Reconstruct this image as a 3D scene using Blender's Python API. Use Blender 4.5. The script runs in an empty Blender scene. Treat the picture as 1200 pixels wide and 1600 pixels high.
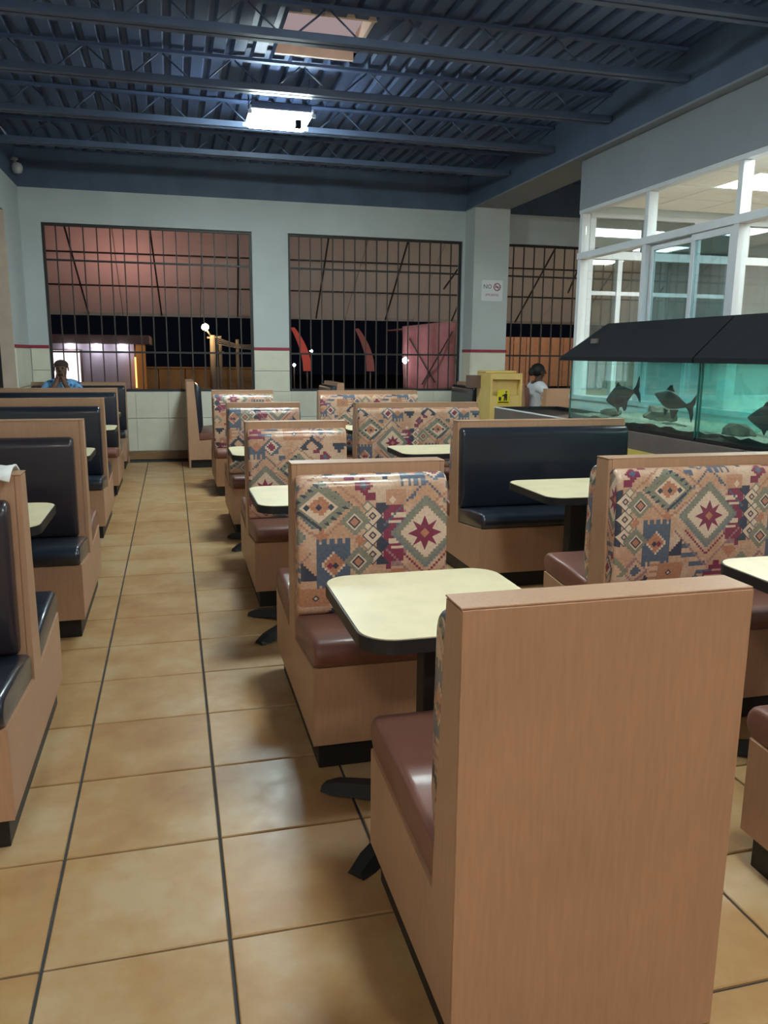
import bpy, bmesh, math, random
from mathutils import Vector, Matrix
random.seed(7)
S = bpy.context.scene
COL = S.collection
R = math.radians

# ------------------------------------------------------------------ camera
F_PX, YAW, PITCH, ROLL = 1250.5, 0.2566, 0.1943, -0.0088
cam = bpy.data.cameras.new('camera')
cam.sensor_fit = 'VERTICAL'; cam.sensor_height = 36.0; cam.lens = F_PX / 1600 * 36.0
cam.clip_start = 0.05; cam.clip_end = 200
cam_o = bpy.data.objects.new('camera', cam); COL.objects.link(cam_o)
fwd = Vector((math.sin(YAW) * math.cos(PITCH), math.cos(YAW) * math.cos(PITCH), -math.sin(PITCH)))
rgt = Vector((math.cos(YAW), -math.sin(YAW), 0)); dwn = fwd.cross(rgt)
r2 = math.cos(ROLL) * rgt + math.sin(ROLL) * dwn
d2 = -math.sin(ROLL) * rgt + math.cos(ROLL) * dwn
cm = Matrix.Identity(4)
for i in range(3):
    cm[i][0] = r2[i]; cm[i][1] = -d2[i]; cm[i][2] = -fwd[i]
cm.translation = Vector((0, 0, 1.5))
cam_o.matrix_world = cm
S.camera = cam_o
try: S.cycles.transparent_max_bounces = 24
except Exception: pass

# ------------------------------------------------------------------ world, exposure, lights
S.view_settings.view_transform = 'Standard'; S.view_settings.look = 'None'
S.view_settings.gamma = 1.0; S.view_settings.use_curve_mapping = False
S.view_settings.exposure = 0.72
w = bpy.data.worlds.new('night'); S.world = w; w.use_nodes = True
w.node_tree.nodes['Background'].inputs[0].default_value = (0.10, 0.12, 0.2, 1)
w.node_tree.nodes['Background'].inputs[1].default_value = 0.012

LAMP_STRENGTH = 46.0          # ceiling fixtures (emissive panels)
OFFICE_STRENGTH = 17.0         # office ceiling panels
TANK_W = 6.0

# ------------------------------------------------------------------ materials
class X:
    """tiny expression wrapper that writes Math nodes"""
    nt = None
    def __init__(s, v): s.v = v
    @staticmethod
    def op(o, *a):
        n = X.nt.nodes.new('ShaderNodeMath'); n.operation = o
        for i, q in enumerate(a):
            q = q.v if isinstance(q, X) else q
            if isinstance(q, (int, float)): n.inputs[i].default_value = q
            else: X.nt.links.new(q, n.inputs[i])
        return X(n.outputs[0])
    def __add__(s, o): return X.op('ADD', s, o)
    def __sub__(s, o): return X.op('SUBTRACT', s, o)
    def __rsub__(s, o): return X.op('SUBTRACT', o, s)
    def __mul__(s, o): return X.op('MULTIPLY', s, o)
    def __truediv__(s, o): return X.op('DIVIDE', s, o)
    def __lt__(s, o): return X.op('LESS_THAN', s, o)
    def __gt__(s, o): return X.op('GREATER_THAN', s, o)
    def abs(s): return X.op('ABSOLUTE', s)
    def mod(s, p): return X.op('FLOORED_MODULO', s, p)
    def snap(s, p): return X.op('SNAP', s, p)
    def max(s, o): return X.op('MAXIMUM', s, o)
    def min(s, o): return X.op('MINIMUM', s, o)

def new_mat(name):
    m = bpy.data.materials.new(name); m.use_nodes = True
    return m, m.node_tree, m.node_tree.nodes['Principled BSDF']

def mat(name, col, rough=0.6, noise=0.0, scale=8.0, bump=0.0, bscale=60.0, metal=0.0, spec=0.5, stretch=None, coat=0.0, emit=None, estr=0.0):
    m, nt, b = new_mat(name); N = nt.nodes; L = nt.links
    b.inputs['Base Color'].default_value = (*col, 1); b.inputs['Roughness'].default_value = rough
    b.inputs['Metallic'].default_value = metal; b.inputs['Specular IOR Level'].default_value = spec
    b.inputs['Coat Weight'].default_value = coat; b.inputs['Coat Roughness'].default_value = 0.12
    if emit: b.inputs['Emission Color'].default_value = (*emit, 1); b.inputs['Emission Strength'].default_value = estr
    if noise or bump:
        tc = N.new('ShaderNodeTexCoord'); mp = N.new('ShaderNodeMapping'); L.new(tc.outputs['Object'], mp.inputs[0])
        if stretch: mp.inputs['Scale'].default_value = stretch
        if noise:
            n = N.new('ShaderNodeTexNoise'); n.inputs['Scale'].default_value = scale; n.inputs['Detail'].default_value = 5
            L.new(mp.outputs[0], n.inputs[0])
            r = N.new('ShaderNodeMapRange'); r.inputs[1].default_value = .3; r.inputs[2].default_value = .7
            r.inputs[3].default_value = 1 - noise; r.inputs[4].default_value = 1 + noise; L.new(n.outputs[0], r.inputs[0])
            mx = N.new('ShaderNodeVectorMath'); mx.operation = 'SCALE'; mx.inputs[0].default_value = col
            L.new(r.outputs[0], mx.inputs['Scale']); L.new(mx.outputs[0], b.inputs['Base Color'])
        if bump:
            n2 = N.new('ShaderNodeTexNoise'); n2.inputs['Scale'].default_value = bscale; n2.inputs['Detail'].default_value = 3
            L.new(mp.outputs[0], n2.inputs[0])
            bp = N.new('ShaderNodeBump'); bp.inputs['Strength'].default_value = bump; bp.inputs['Distance'].default_value = .01
            L.new(n2.outputs[0], bp.inputs['Height']); L.new(bp.outputs[0], b.inputs['Normal'])
    return m

def emat(name, col, strength):
    m = bpy.data.materials.new(name); m.use_nodes = True; nt = m.node_tree; nt.nodes.clear()
    e = nt.nodes.new('ShaderNodeEmission'); e.inputs[0].default_value = (*col, 1); e.inputs[1].default_value = strength
    o = nt.nodes.new('ShaderNodeOutputMaterial'); nt.links.new(e.outputs[0], o.inputs[0]); return m

def glass_mat(name, tint, refl=0.08, film=0.0, filmcol=(.4, .7, .65), rough=0.03):
    m = bpy.data.materials.new(name); m.use_nodes = True; nt = m.node_tree; nt.nodes.clear(); N = nt.nodes; L = nt.links
    t = N.new('ShaderNodeBsdfTransparent'); t.inputs[0].default_value = (*tint, 1)
    g = N.new('ShaderNodeBsdfGlossy'); g.inputs['Roughness'].default_value = rough; g.inputs[0].default_value = (1, 1, 1, 1)
    mx = N.new('ShaderNodeMixShader'); mx.inputs[0].default_value = refl
    L.new(t.outputs[0], mx.inputs[1]); L.new(g.outputs[0], mx.inputs[2]); out = mx
    if film:
        d = N.new('ShaderNodeBsdfDiffuse'); d.inputs[0].default_value = (*filmcol, 1)
        tr = N.new('ShaderNodeBsdfTranslucent'); tr.inputs[0].default_value = (*filmcol, 1)
        a = N.new('ShaderNodeMixShader'); L.new(d.outputs[0], a.inputs[1]); L.new(tr.outputs[0], a.inputs[2])
        f = N.new('ShaderNodeMixShader'); f.inputs[0].default_value = film
        L.new(mx.outputs[0], f.inputs[1]); L.new(a.outputs[0], f.inputs[2]); out = f
    o = N.new('ShaderNodeOutputMaterial'); L.new(out.outputs[0], o.inputs[0]); return m

def pattern_mat():
    m, nt, b = new_mat('southwest_print_vinyl'); X.nt = nt; N = nt.nodes; L = nt.links
    uv = N.new('ShaderNodeUVMap'); uv.uv_map = 'UVMap'
    sp = N.new('ShaderNodeSeparateXYZ'); L.new(uv.outputs[0], sp.inputs[0])
    PX, PY, q = .64, .60, .0105
    u = X(sp.outputs[0]).mod(PX).snap(q); v = X(sp.outputs[1]).mod(PY).snap(q)
    uf = X(sp.outputs[0]).mod(PX); vf = X(sp.outputs[1]).mod(PY)
    peach = (.66, .41, .28); cream = (.76, .57, .43); maroon = (.25, .04, .085); blue = (.115, .14, .19)
    green = (.255, .245, .185); navy = (.05, .06, .09); terra = (.52, .22, .13); mauve = (.36, .2, .2)
    # mottled ground
    nz = N.new('ShaderNodeTexNoise'); nz.inputs['Scale'].default_value = 7; nz.inputs['Detail'].default_value = 3; L.new(uv.outputs[0], nz.inputs[0])
    cr = N.new('ShaderNodeValToRGB'); cr.color_ramp.elements[0].position = .34; cr.color_ramp.elements[1].position = .56
    cr.color_ramp.elements[0].color = (.70, .50, .36, 1); cr.color_ramp.elements[1].color = (.58, .33, .21, 1); L.new(nz.outputs[0], cr.inputs[0])
    cur = [cr.outputs[0]]
    def paint(mask, col):
        n = N.new('ShaderNodeMix'); n.data_type = 'RGBA'
        L.new(mask.v, n.inputs[0]); L.new(cur[0], n.inputs[6]); n.inputs[7].default_value = (*col, 1); cur[0] = n.outputs[2]
    def wrap(a, c, P):  # signed distance on the torus
        return (a - (c - P / 2)).mod(P) - P / 2
    def dia(cx, cy, r, k=1.0, fine=False):
        return ((wrap(uf if fine else u, cx, PX).abs() + wrap(vf if fine else v, cy, PY).abs() * k) < r)
    def rect(cx, cy, hx, hy):
        return (wrap(u, cx, PX).abs() < hx) * (wrap(v, cy, PY).abs() < hy)
    # comb-shaped maroon blocks with a blue-grey stepped edge
    du, dv = wrap(u, .385, PX), wrap(v, .30, PY)
    paint((du.abs() < .062 - dv.abs().snap(.03) * .25) * (dv.abs() < .14), mauve)
    paint((du.abs() < .045) * (dv.abs() < .115), maroon)
    for (q, hw_) in ((.072, .05), (.045, .045), (-.03, .05), (-.058, .045)):
        paint((wrap(u, .40, PX).abs() < .036) * ((dv - q).abs() < .0085), cream)
    paint(rect(.425, .315, .030, .022), blue); paint(rect(.36, .20, .012, .045), maroon); paint(rect(.36, .42, .012, .03), maroon)
    # stepped thin line upper and lower
    st = ((wrap(u, .27, PX)).snap(.042) + wrap(v, .455, PY)).abs()
    paint((st < .016) * (wrap(u, .27, PX).abs() < .10) * (wrap(v, .455, PY).abs() < .1), maroon)
    st2 = ((wrap(u, .56, PX)).snap(.042) - wrap(v, .10, PY)).abs()
    paint((st2 < .030) * (wrap(u, .54, PX).abs() < .11) * (wrap(v, .09, PY).abs() < .09), blue)
    paint((st2 < .014) * (wrap(u, .54, PX).abs() < .11) * (wrap(v, .09, PY).abs() < .09), peach)
    st3 = ((wrap(u, .60, PX)).snap(.042) + wrap(v, .49, PY)).abs()
    paint((st3 < .014) * (wrap(u, .60, PX).abs() < .09), blue)
    # column of outlined diamonds with a navy saw-tooth edge
    tri = (vf + .012).mod(.078) - .039
    paint((wrap(uf, .338, PX) + tri.abs() < .034) * (wrap(uf, .338, PX) > -.02) * (wrap(v, .30, PY).abs() < .125), navy)
    for kk in range(3):
        cy_ = .222 + kk * .078
        paint(dia(.302, cy_, .044, 1, True), navy); paint(dia(.302, cy_, .038, 1, True), cream); paint(dia(.302, cy_, .017, 1, True), navy); paint(dia(.302, cy_, .009, 1, True), peach)
        paint(dia(.282, cy_ + .039, .026, 1, True), green); paint(dia(.282, cy_ + .039, .017, 1, True), cream)
    # stepped outlines that fill the ground between the medallions
    lo = (wrap(v, .24, PY) < 0.0); hi = (wrap(v, .33, PY) > 0.0)
    paint(dia(.52, .30, .188) * (dia(.52, .30, .176) < .5) * lo, maroon); paint(dia(.52, .30, .212) * (dia(.52, .30, .199) < .5) * hi, blue)
    paint(dia(.52, .30, .236) * (dia(.52, .30, .222) < .5) * lo, mauve)
    paint(dia(.085, .42, .176, 1.25) * (dia(.085, .42, .162, 1.25) < .5), (.44, .22, .15))
    paint(dia(.175, .56, .075) * (wrap(v, .545, PY) > 0.0), navy); paint(dia(.175, .56, .04) * (wrap(v, .545, PY) > 0.0), peach)
    paint(dia(.56, .565, .062), blue); paint(dia(.56, .565, .045), cream); paint(dia(.56, .565, .028), maroon)
    paint(dia(.235, .06, .066), mauve); paint(dia(.235, .06, .05), peach); paint(dia(.235, .06, .03), blue)
    paint(rect(.46, .03, .055, .011), maroon); paint(rect(.46, .055, .036, .011), maroon); paint(rect(.46, .08, .018, .011), maroon)
    paint(rect(.355, .575, .05, .011), navy); paint(rect(.355, .553, .03, .011), navy); paint(rect(.355, .531, .012, .011), navy)
    # star medallion
    paint(dia(.52, .30, .152), blue * 1 if False else (.20, .22, .22)); paint(dia(.52, .30, .137), green); paint(dia(.52, .30, .108), cream)
    a = wrap(uf, .52, PX).abs(); c = wrap(vf, .30, PY).abs()
    star = ((a * 2.4 + c).min(a + c * 2.4) < .072) .max((a.max(c) * 1.0 + (a - c).abs() * 1.3) < .052)
    paint(star, maroon); paint(dia(.52, .30, .02, 1, True), terra)
    # blue rug with fringe
    fr = rect(.137, .184, .068, .108) * (u.mod(.0315) < .0115)
    paint(fr, blue); paint(rect(.137, .184, .070, .088), blue); paint(dia(.137, .184, .054), cream); paint(dia(.137, .184, .047), terra)
    paint(dia(.128, .184, .014, 1, True), maroon); paint(dia(.150, .184, .014, 1, True), navy)
    # eye medallion
    paint(dia(.085, .42, .128, 1.25), green); paint(dia(.085, .42, .128, 1.25) * ((uf + vf * 1.25).mod(.05) < .02) * (dia(.085, .42, .1, 1.25) < .5), navy)
    paint(dia(.085, .42, .078, 1.25, True), cream); paint(dia(.085, .42, .05, 1.25), terra)
    for ex in (.036, .085, .134): paint(dia(ex, .42, .014, 1, True), navy)
    # small medallions
    for (cx, cy) in ((.228, .357), (.243, .195)):
        paint(dia(cx, cy, .064), green); paint(dia(cx, cy, .035, 1, True), cream); paint(dia(cx, cy, .027, 1, True), navy); paint(dia(cx, cy, .018, 1, True), terra)
    paint(dia(.243, .277, .024), terra); paint(dia(.262, .495, .040), maroon); paint(dia(.262, .495, .02), blue)
    # fringed blue block on the top, terracotta block, little details
    paint(rect(.467, .545, .055, .03), blue); paint(rect(.467, .51, .055, .02) * (u.mod(.0315) < .0115), blue); paint(dia(.467, .565, .03), terra)
    paint(rect(.395, .445, .045, .032), terra * 1 if False else (.56, .29, .19)); paint(dia(.385, .44, .016, 1, True), cream)
    paint(rect(.08, .045, .085, .045), (.50, .23, .13)); paint(dia(.07, .05, .016, 1, True), navy); paint(dia(.07, .05, .008, 1, True), cream)
    paint(rect(.145, .05, .02, .045) * (v.mod(.0315) < .0115), peach)
    paint(dia(.40, .14, .038) * (wrap(v, .14, PY) < .012), terra); paint(dia(.09, .30, .03) * (wrap(v, .30, PY) > -.01), terra)
    paint(dia(.33, .065, .06) * (wrap(v, .065, PY) > -.03), green); paint(dia(.33, .065, .03), peach)
    paint(rect(.035, .155, .03, .035) * ((u + v).mod(.6) < .20), navy)
    # slight fade over the print
    n2 = N.new('ShaderNodeTexNoise'); n2.inputs['Scale'].default_value = 90; L.new(uv.outputs[0], n2.inputs[0])
    mx = N.new('ShaderNodeMix'); mx.data_type = 'RGBA'; mx.blend_type = 'OVERLAY'; mx.inputs[0].default_value = .4
    L.new(cur[0], mx.inputs[6]); L.new(n2.outputs[0], mx.inputs[7])
    L.new(mx.outputs[2], b.inputs['Base Color'])
    b.inputs['Roughness'].default_value = .34; b.inputs['Coat Weight'].default_value = .55; b.inputs['Coat Roughness'].default_value = .16
    n3 = N.new('ShaderNodeTexNoise'); n3.inputs['Scale'].default_value = 9; L.new(uv.outputs[0], n3.inputs[0])
    bp = N.new('ShaderNodeBump'); bp.inputs['Strength'].default_value = .25; bp.inputs['Distance'].default_value = .02
    L.new(n3.outputs[0], bp.inputs['Height']); L.new(bp.outputs[0], b.inputs['Normal']); L.new(bp.outputs[0], b.inputs['Coat Normal'])
    return m

def wood_mat(name, col, sc=(14, 14, 1.2)):
    m, nt, b = new_mat(name); N = nt.nodes; L = nt.links
    tc = N.new('ShaderNodeTexCoord'); mp = N.new('ShaderNodeMapping'); mp.inputs['Scale'].default_value = sc; L.new(tc.outputs['Object'], mp.inputs[0])
    n1 = N.new('ShaderNodeTexNoise'); n1.inputs['Scale'].default_value = 9; n1.inputs['Detail'].default_value = 6; L.new(mp.outputs[0], n1.inputs[0])
    n2 = N.new('ShaderNodeTexNoise'); n2.inputs['Scale'].default_value = 3; n2.inputs['Detail'].default_value = 3; L.new(tc.outputs['Object'], n2.inputs[0])
    ad = N.new('ShaderNodeMath'); ad.operation = 'ADD'; L.new(n1.outputs[0], ad.inputs[0]); L.new(n2.outputs[0], ad.inputs[1])
    r = N.new('ShaderNodeMapRange'); r.inputs[1].default_value = .6; r.inputs[2].default_value = 1.4; r.inputs[3].default_value = .86; r.inputs[4].default_value = 1.12
    L.new(ad.outputs[0], r.inputs[0])
    mx = N.new('ShaderNodeVectorMath'); mx.operation = 'SCALE'; mx.inputs[0].default_value = col
    L.new(r.outputs[0], mx.inputs['Scale']); L.new(mx.outputs[0], b.inputs['Base Color']); b.inputs['Roughness'].default_value = .42
    return m

def tile_mat():
    m, nt, b = new_mat('ochre_floor_tile'); N = nt.nodes; L = nt.links
    oi = N.new('ShaderNodeObjectInfo'); g = N.new('ShaderNodeNewGeometry'); 
    n1 = N.new('ShaderNodeTexNoise'); n1.inputs['Scale'].default_value = 3.2; n1.inputs['Detail'].default_value = 6; n1.inputs['Roughness'].default_value = .6; L.new(g.outputs['Position'], n1.inputs[0])
    cr = N.new('ShaderNodeValToRGB'); e = cr.color_ramp.elements
    e[0].position = .32; e[0].color = (.37, .19, .075, 1); e[1].position = .68; e[1].color = (.50, .345, .19, 1)
    x = cr.color_ramp.elements.new(.5); x.color = (.44, .26, .11, 1)
    ad = N.new('ShaderNodeMath'); ad.operation = 'MULTIPLY_ADD'; ad.inputs[1].default_value = .16; L.new(oi.outputs['Random'], ad.inputs[0])
    sb = N.new('ShaderNodeMath'); sb.operation = 'SUBTRACT'; sb.inputs[1].default_value = .08; L.new(n1.outputs[0], sb.inputs[0]); L.new(sb.outputs[0], ad.inputs[2])
    L.new(ad.outputs[0], cr.inputs[0]); L.new(cr.outputs[0], b.inputs['Base Color'])
    n2 = N.new('ShaderNodeTexNoise'); n2.inputs['Scale'].default_value = 14; n2.inputs['Detail'].default_value = 4; L.new(g.outputs['Position'], n2.inputs[0])
    rr = N.new('ShaderNodeMapRange'); rr.inputs[3].default_value = .26; rr.inputs[4].default_value = .5; L.new(n2.outputs[0], rr.inputs[0]); L.new(rr.outputs[0], b.inputs['Roughness'])
    bp = N.new('ShaderNodeBump'); bp.inputs['Strength'].default_value = .12; bp.inputs['Distance'].default_value = .01; L.new(n1.outputs[0], bp.inputs['Height']); L.new(bp.outputs[0], b.inputs['Normal'])
    return m

M = dict(
    pattern=pattern_mat(), wood=wood_mat('booth_wood_laminate', (.465, .265, .160)), tile=tile_mat(),
    grout=mat('dark_grout', (.045, .048, .052), .9, .2),
    brown=mat('brown_vinyl', (.20, .078, .055), .46, .12, 6, .12, 25, coat=.12), black=mat('black_vinyl', (.016, .021, .033), .28, .1, 5, .12, 20, coat=.25),
    plum=mat('plum_black_vinyl', (.026, .021, .029), .34, .1, 5, .12, 20, coat=.2),
    piping_brown=mat('brown_piping', (.16, .07, .05), .35), piping_black=mat('black_piping', (.03, .032, .04), .35),
    kick=mat('black_toe_kick', (.010, .009, .009), .5), ltop=mat('yellow_laminate', (.86, .74, .48), .32, .06, 9),
    ledge=mat('black_rubber_edge', (.012, .012, .013), .45), iron=mat('black_cast_iron', (.012, .012, .013), .5, bump=.1),
    wall=mat('grey_wall_paint', (.55, .60, .60), .7, .05, 2), soffit=mat('shaded_grey_paint', (.25, .275, .31), .7, .05, 2), navy=mat('navy_paint', (.085, .125, .20), .6, .12, 3),  # soffit: wall grey darkened, the weaker light there put into its colour
    deck=mat('navy_deck_paint', (.080, .122, .245), .55, .15, 2), joist=mat('navy_steel_paint', (.085, .118, .20), .45, .15, 3),
    walltile=mat('cream_wall_tile', (.78, .76, .62), .3, .06, 4), wgrout=mat('tile_joint', (.50, .45, .33), .8), jamb=mat('warm_lit_jamb', (.66, .52, .40), .7, .08, 5), red=mat('red_stripe', (.36, .03, .06), .5),
    base=mat('brown_baseboard_tile', (.30, .17, .075), .5, .15, 5), bar=mat('brown_iron_bar', (.055, .04, .035), .5, .2, 20), barframe=mat('dark_iron_frame', (.03, .026, .026), .5),
    alu=mat('white_aluminium', (.64, .665, .70), .38, .03, 8), white=mat('white_paint', (.78, .78, .76), .6), ctile=mat('office_ceiling_tile', (.86, .86, .81), .8, .04, 30),
    glass=glass_mat('partition_glass', (.93, .97, .96), .10), gblue=glass_mat('blue_sliding_glass', (.52, .66, .68), .10),
    tank=glass_mat('tank_glass', (.86, .97, .95), .05, .025, (.45, .70, .70)), tankback=glass_mat('tank_back_glass', (.72, .92, .90), .04, .17, (.50, .74, .74)), water=glass_mat('tank_water', (.88, .98, .97), .08), hood=mat('black_hood', (.010, .012, .016), .8, .15, 6, spec=.2),
    tankedge=mat('green_glass_edge', (.02, .11, .09), .2), gravel=mat('tank_gravel', (.28, .27, .20), .9, .4, 60, .6, 120),
    stand=mat('grey_brown_stand', (.13, .105, .095), .5, .12, 5), yellow=mat('yellow_panel', (.60, .46, .10), .5), blackpl=mat('black_plastic', (.01, .01, .012), .4),
    fish=mat('dark_fish', (.009, .010, .011), .7, .3, 25, spec=.12), orangefish=mat('orange_fish', (.55, .20, .08), .4), rock=mat('tank_rock', (.10, .095, .06), .9, .4, 12, .6, 30),
    binw=mat('yellow_bin_laminate', (.72, .52, .17), .45, .06, 6), bin_dark=mat('bin_dark_side', (.16, .10, .08), .5), stick=mat('yellow_sticker', (.75, .62, .02), .5), ink=mat('black_ink', (.01, .01, .01), .6),
    sign=mat('white_sign', (.75, .77, .80), .4), inkred=mat('sign_red_ink', (.42, .10, .14), .6), inkgrey=mat('sign_grey_ink', (.13, .12, .15), .6),
    lamp=emat('lamp_tube_panel', (.86, 1.0, .99), LAMP_STRENGTH), lampdim=emat('old_lamp_tube_panel', (1, .92, .80), LAMP_STRENGTH * 1.05), lampfar=emat('bright_lamp_tube_panel', (.82, 1.0, 1.0), LAMP_STRENGTH * 1.9), lampbox=mat('lamp_housing', (.55, .58, .6), .4, metal=.4),
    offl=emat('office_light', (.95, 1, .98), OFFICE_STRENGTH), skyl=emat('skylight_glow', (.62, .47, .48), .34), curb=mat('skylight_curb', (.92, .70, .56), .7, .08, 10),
    skin1=mat('skin_brown', (.16, .075, .045), .55), skin2=mat('skin_dark', (.085, .04, .026), .5), hair=mat('black_hair', (.008, .007, .007), .6, bump=.5, bscale=120),
    hairgrey=mat('short_grey_brown_hair', (.06, .04, .03), .8, .3, 60, .5, 120), eye=mat('eye_dark', (.01, .008, .008), .2),
    shirtw=mat('white_shirt', (.75, .77, .82), .8), trousers=mat('dark_trousers', (.03, .035, .05), .8), cloth=mat('white_cloth', (.75, .74, .72), .8),
    asphalt=mat('night_asphalt', (.05, .048, .046), .8, .2, 3), fabric=None, camwhite=mat('camera_white', (.5, .5, .5), .4),
    bwall=mat('exterior_plaster', (.33, .27, .29), .8, .1, 2), corn=mat('brown_cornice', (.11, .065, .055), .7), orange=mat('orange_pillar', (.75, .30, .06), .6),
    pole=mat('concrete_pole', (.28, .22, .155), .85, .15, 6), wire=mat('wire', (.25, .22, .18), .6), redb=mat('red_banner', (.50, .06, .035), .6), dimred=mat('dim_red_banner', (.20, .06, .05), .7), tarp=mat('pink_tarp', (.33, .145, .155), .7, .15, 3, .3, 6),
    fence=mat('orange_plank', (.55, .28, .15), .75, .15, 4), lowwall=mat('ochre_wall', (.27, .155, .06), .8, .15, 3),
    w_lamp=emat('cool_wall_lamp', (.80, .85, 1), 14), w_shop=emat('lit_shop_window', (1, .85, .90), 1.1), w_street=emat('street_lamp_globe', (1, .72, .38), 40), w_orange=emat('orange_lit_strip', (1, .45, .12), 1.8), w_white=emat('small_white_light', (.9, .95, 1), 8),
)
def awning_mat():
    m = bpy.data.materials.new('awning_fabric'); m.use_nodes = True; nt = m.node_tree; nt.nodes.clear(); N = nt.nodes; L = nt.links
    d = N.new('ShaderNodeBsdfDiffuse'); d.inputs[0].default_value = (.58, .52, .45, 1)
    t = N.new('ShaderNodeBsdfTranslucent'); t.inputs[0].default_value = (.66, .58, .52, 1)
    mx = N.new('ShaderNodeMixShader'); mx.inputs[0].default_value = .5; L.new(d.outputs[0], mx.inputs[1]); L.new(t.outputs[0], mx.inputs[2])
    o = N.new('ShaderNodeOutputMaterial'); L.new(mx.outputs[0], o.inputs[0]); return m
M['fabric'] = awning_mat()
def shirt_mat():
    m, nt, b = new_mat('blue_print_shirt'); N = nt.nodes; L = nt.links
    tc = N.new('ShaderNodeTexCoord'); v = N.new('ShaderNodeTexVoronoi'); v.inputs['Scale'].default_value = 16; L.new(tc.outputs['Object'], v.inputs[0])
    cr = N.new('ShaderNodeValToRGB'); cr.color_ramp.elements[0].color = (.02, .07, .22, 1); cr.color_ramp.elements[0].position = .28
    cr.color_ramp.elements[1].color = (.18, .42, .72, 1); cr.color_ramp.elements[1].position = .5
    L.new(v.outputs[0], cr.inputs[0]); L.new(cr.outputs[0], b.inputs['Base Color']); b.inputs['Roughness'].default_value = .8; return m
M['shirtb'] = shirt_mat()

# ------------------------------------------------------------------ helpers
def link(o, parent=None):
    COL.objects.link(o)
    if parent is not None: o.parent = parent
    return o
def mesh(name, vs, fs, m, parent=None, loc=(0, 0, 0), smooth=False, rz=0):
    me = bpy.data.meshes.new(name); me.from_pydata([tuple(v) for v in vs], [], fs); me.update()
    bm = bmesh.new(); bm.from_mesh(me); bmesh.ops.recalc_face_normals(bm, faces=bm.faces); bm.to_mesh(me); bm.free()
    if smooth: me.polygons.foreach_set('use_smooth', [True] * len(me.polygons))
    if m: me.materials.append(M[m] if isinstance(m, str) else m)
    o = bpy.data.objects.new(name, me); o.location = loc; o.rotation_euler.z = rz
    return link(o, parent)
def bmobj(name, bm, m, parent=None, loc=(0, 0, 0), smooth=False):
    me = bpy.data.meshes.new(name); bm.to_mesh(me); bm.free()
    if smooth: me.polygons.foreach_set('use_smooth', [True] * len(me.polygons))
    me.materials.append(M[m] if isinstance(m, str) else m)
    o = bpy.data.objects.new(name, me); o.location = loc
    return link(o, parent)
def add_box(bm, a, b):
    vs = [bm.verts.new((x, y, z)) for x in (a[0], b[0]) for y in (a[1], b[1]) for z in (a[2], b[2])]
    for f in ((0, 1, 3, 2), (4, 6, 7, 5), (0, 4, 5, 1), (2, 3, 7, 6), (0, 2, 6, 4), (1, 5, 7, 3)): bm.faces.new([vs[i] for i in f])
def box(name, a, b, m, parent=None, bevel=0.0, seg=2, loc=(0, 0, 0)):
    a2 = [min(a[i], b[i]) for i in range(3)]; b2 = [max(a[i], b[i]) for i in range(3)]
    bm = bmesh.new(); add_box(bm, a2, b2); bmesh.ops.recalc_face_normals(bm, faces=bm.faces)
    if bevel: bmesh.ops.bevel(bm, geom=bm.edges[:], offset=bevel, segments=seg, affect='EDGES', profile=.5)
    return bmobj(name, bm, m, parent, loc)
def prism(name, pts, x0, x1, m, parent=None, axis='x', bevel=0.0, loc=(0, 0, 0)):
    """extrude a 2-D outline; axis x: pts are (y,z); y: pts (x,z); z: pts (x,y)"""
    def P(p, t): return {'x': (t, p[0], p[1]), 'y': (p[0], t, p[1]), 'z': (p[0], p[1], t)}[axis]
    bm = bmesh.new(); A = [bm.verts.new(P(p, x0)) for p in pts]; B = [bm.verts.new(P(p, x1)) for p in pts]
    n = len(pts); bm.faces.new(A); bm.faces.new(B[::-1])
    for i in range(n): bm.faces.new((A[i], B[i], B[(i + 1) % n], A[(i + 1) % n]))
    bmesh.ops.recalc_face_normals(bm, faces=bm.faces)
    if bevel: bmesh.ops.bevel(bm, geom=bm.edges[:], offset=bevel, segments=2, affect='EDGES')
    return bmobj(name, bm, m, parent, loc)
def bar(name, p, q, r, m, parent=None, n=4, r2=None):
    p, q = Vector(p), Vector(q); d = (q - p).normalized(); up = Vector((0, 0, 1)) if abs(d.z) < .95 else Vector((1, 0, 0))
    s = d.cross(up).normalized(); t = s.cross(d); r2 = r if r2 is None else r2
    vs = []
    for c, rr in ((p, r), (q, r2)):
        for i in range(n):
            a = 2 * math.pi * (i + .5) / n; vs.append(c + (s * math.cos(a) + t * math.sin(a)) * rr)
    fs = [list(range(n)), list(range(2 * n - 1, n - 1, -1))] + [[i, (i + 1) % n, n + (i + 1) % n, n + i] for i in range(n)]
    return mesh(name, vs, fs, m, parent, smooth=(n > 5))
def tube(name, pts, r, m, parent=None, n=6):
    vs, fs = [], []; pts = [Vector(p) for p in pts]
    for k, p in enumerate(pts):
        d = (pts[min(k + 1, len(pts) - 1)] - pts[max(k - 1, 0)]).normalized()
        up = Vector((0, 0, 1)) if abs(d.z) < .95 else Vector((1, 0, 0)); s = d.cross(up).normalized(); t = s.cross(d)
        rr = r[k] if isinstance(r, (list, tuple)) else r
        for i in range(n):
            a = 2 * math.pi * i / n; vs.append(p + (s * math.cos(a) + t * math.sin(a)) * rr)
    for k in range(len(pts) - 1):
        for i in range(n): fs.append([k * n + i, k * n + (i + 1) % n, (k + 1) * n + (i + 1) % n, (k + 1) * n + i])
    fs.append(list(range(n))); fs.append([len(vs) - 1 - i for i in range(n)])
    return mesh(name, vs, fs, m, parent, smooth=True)
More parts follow.
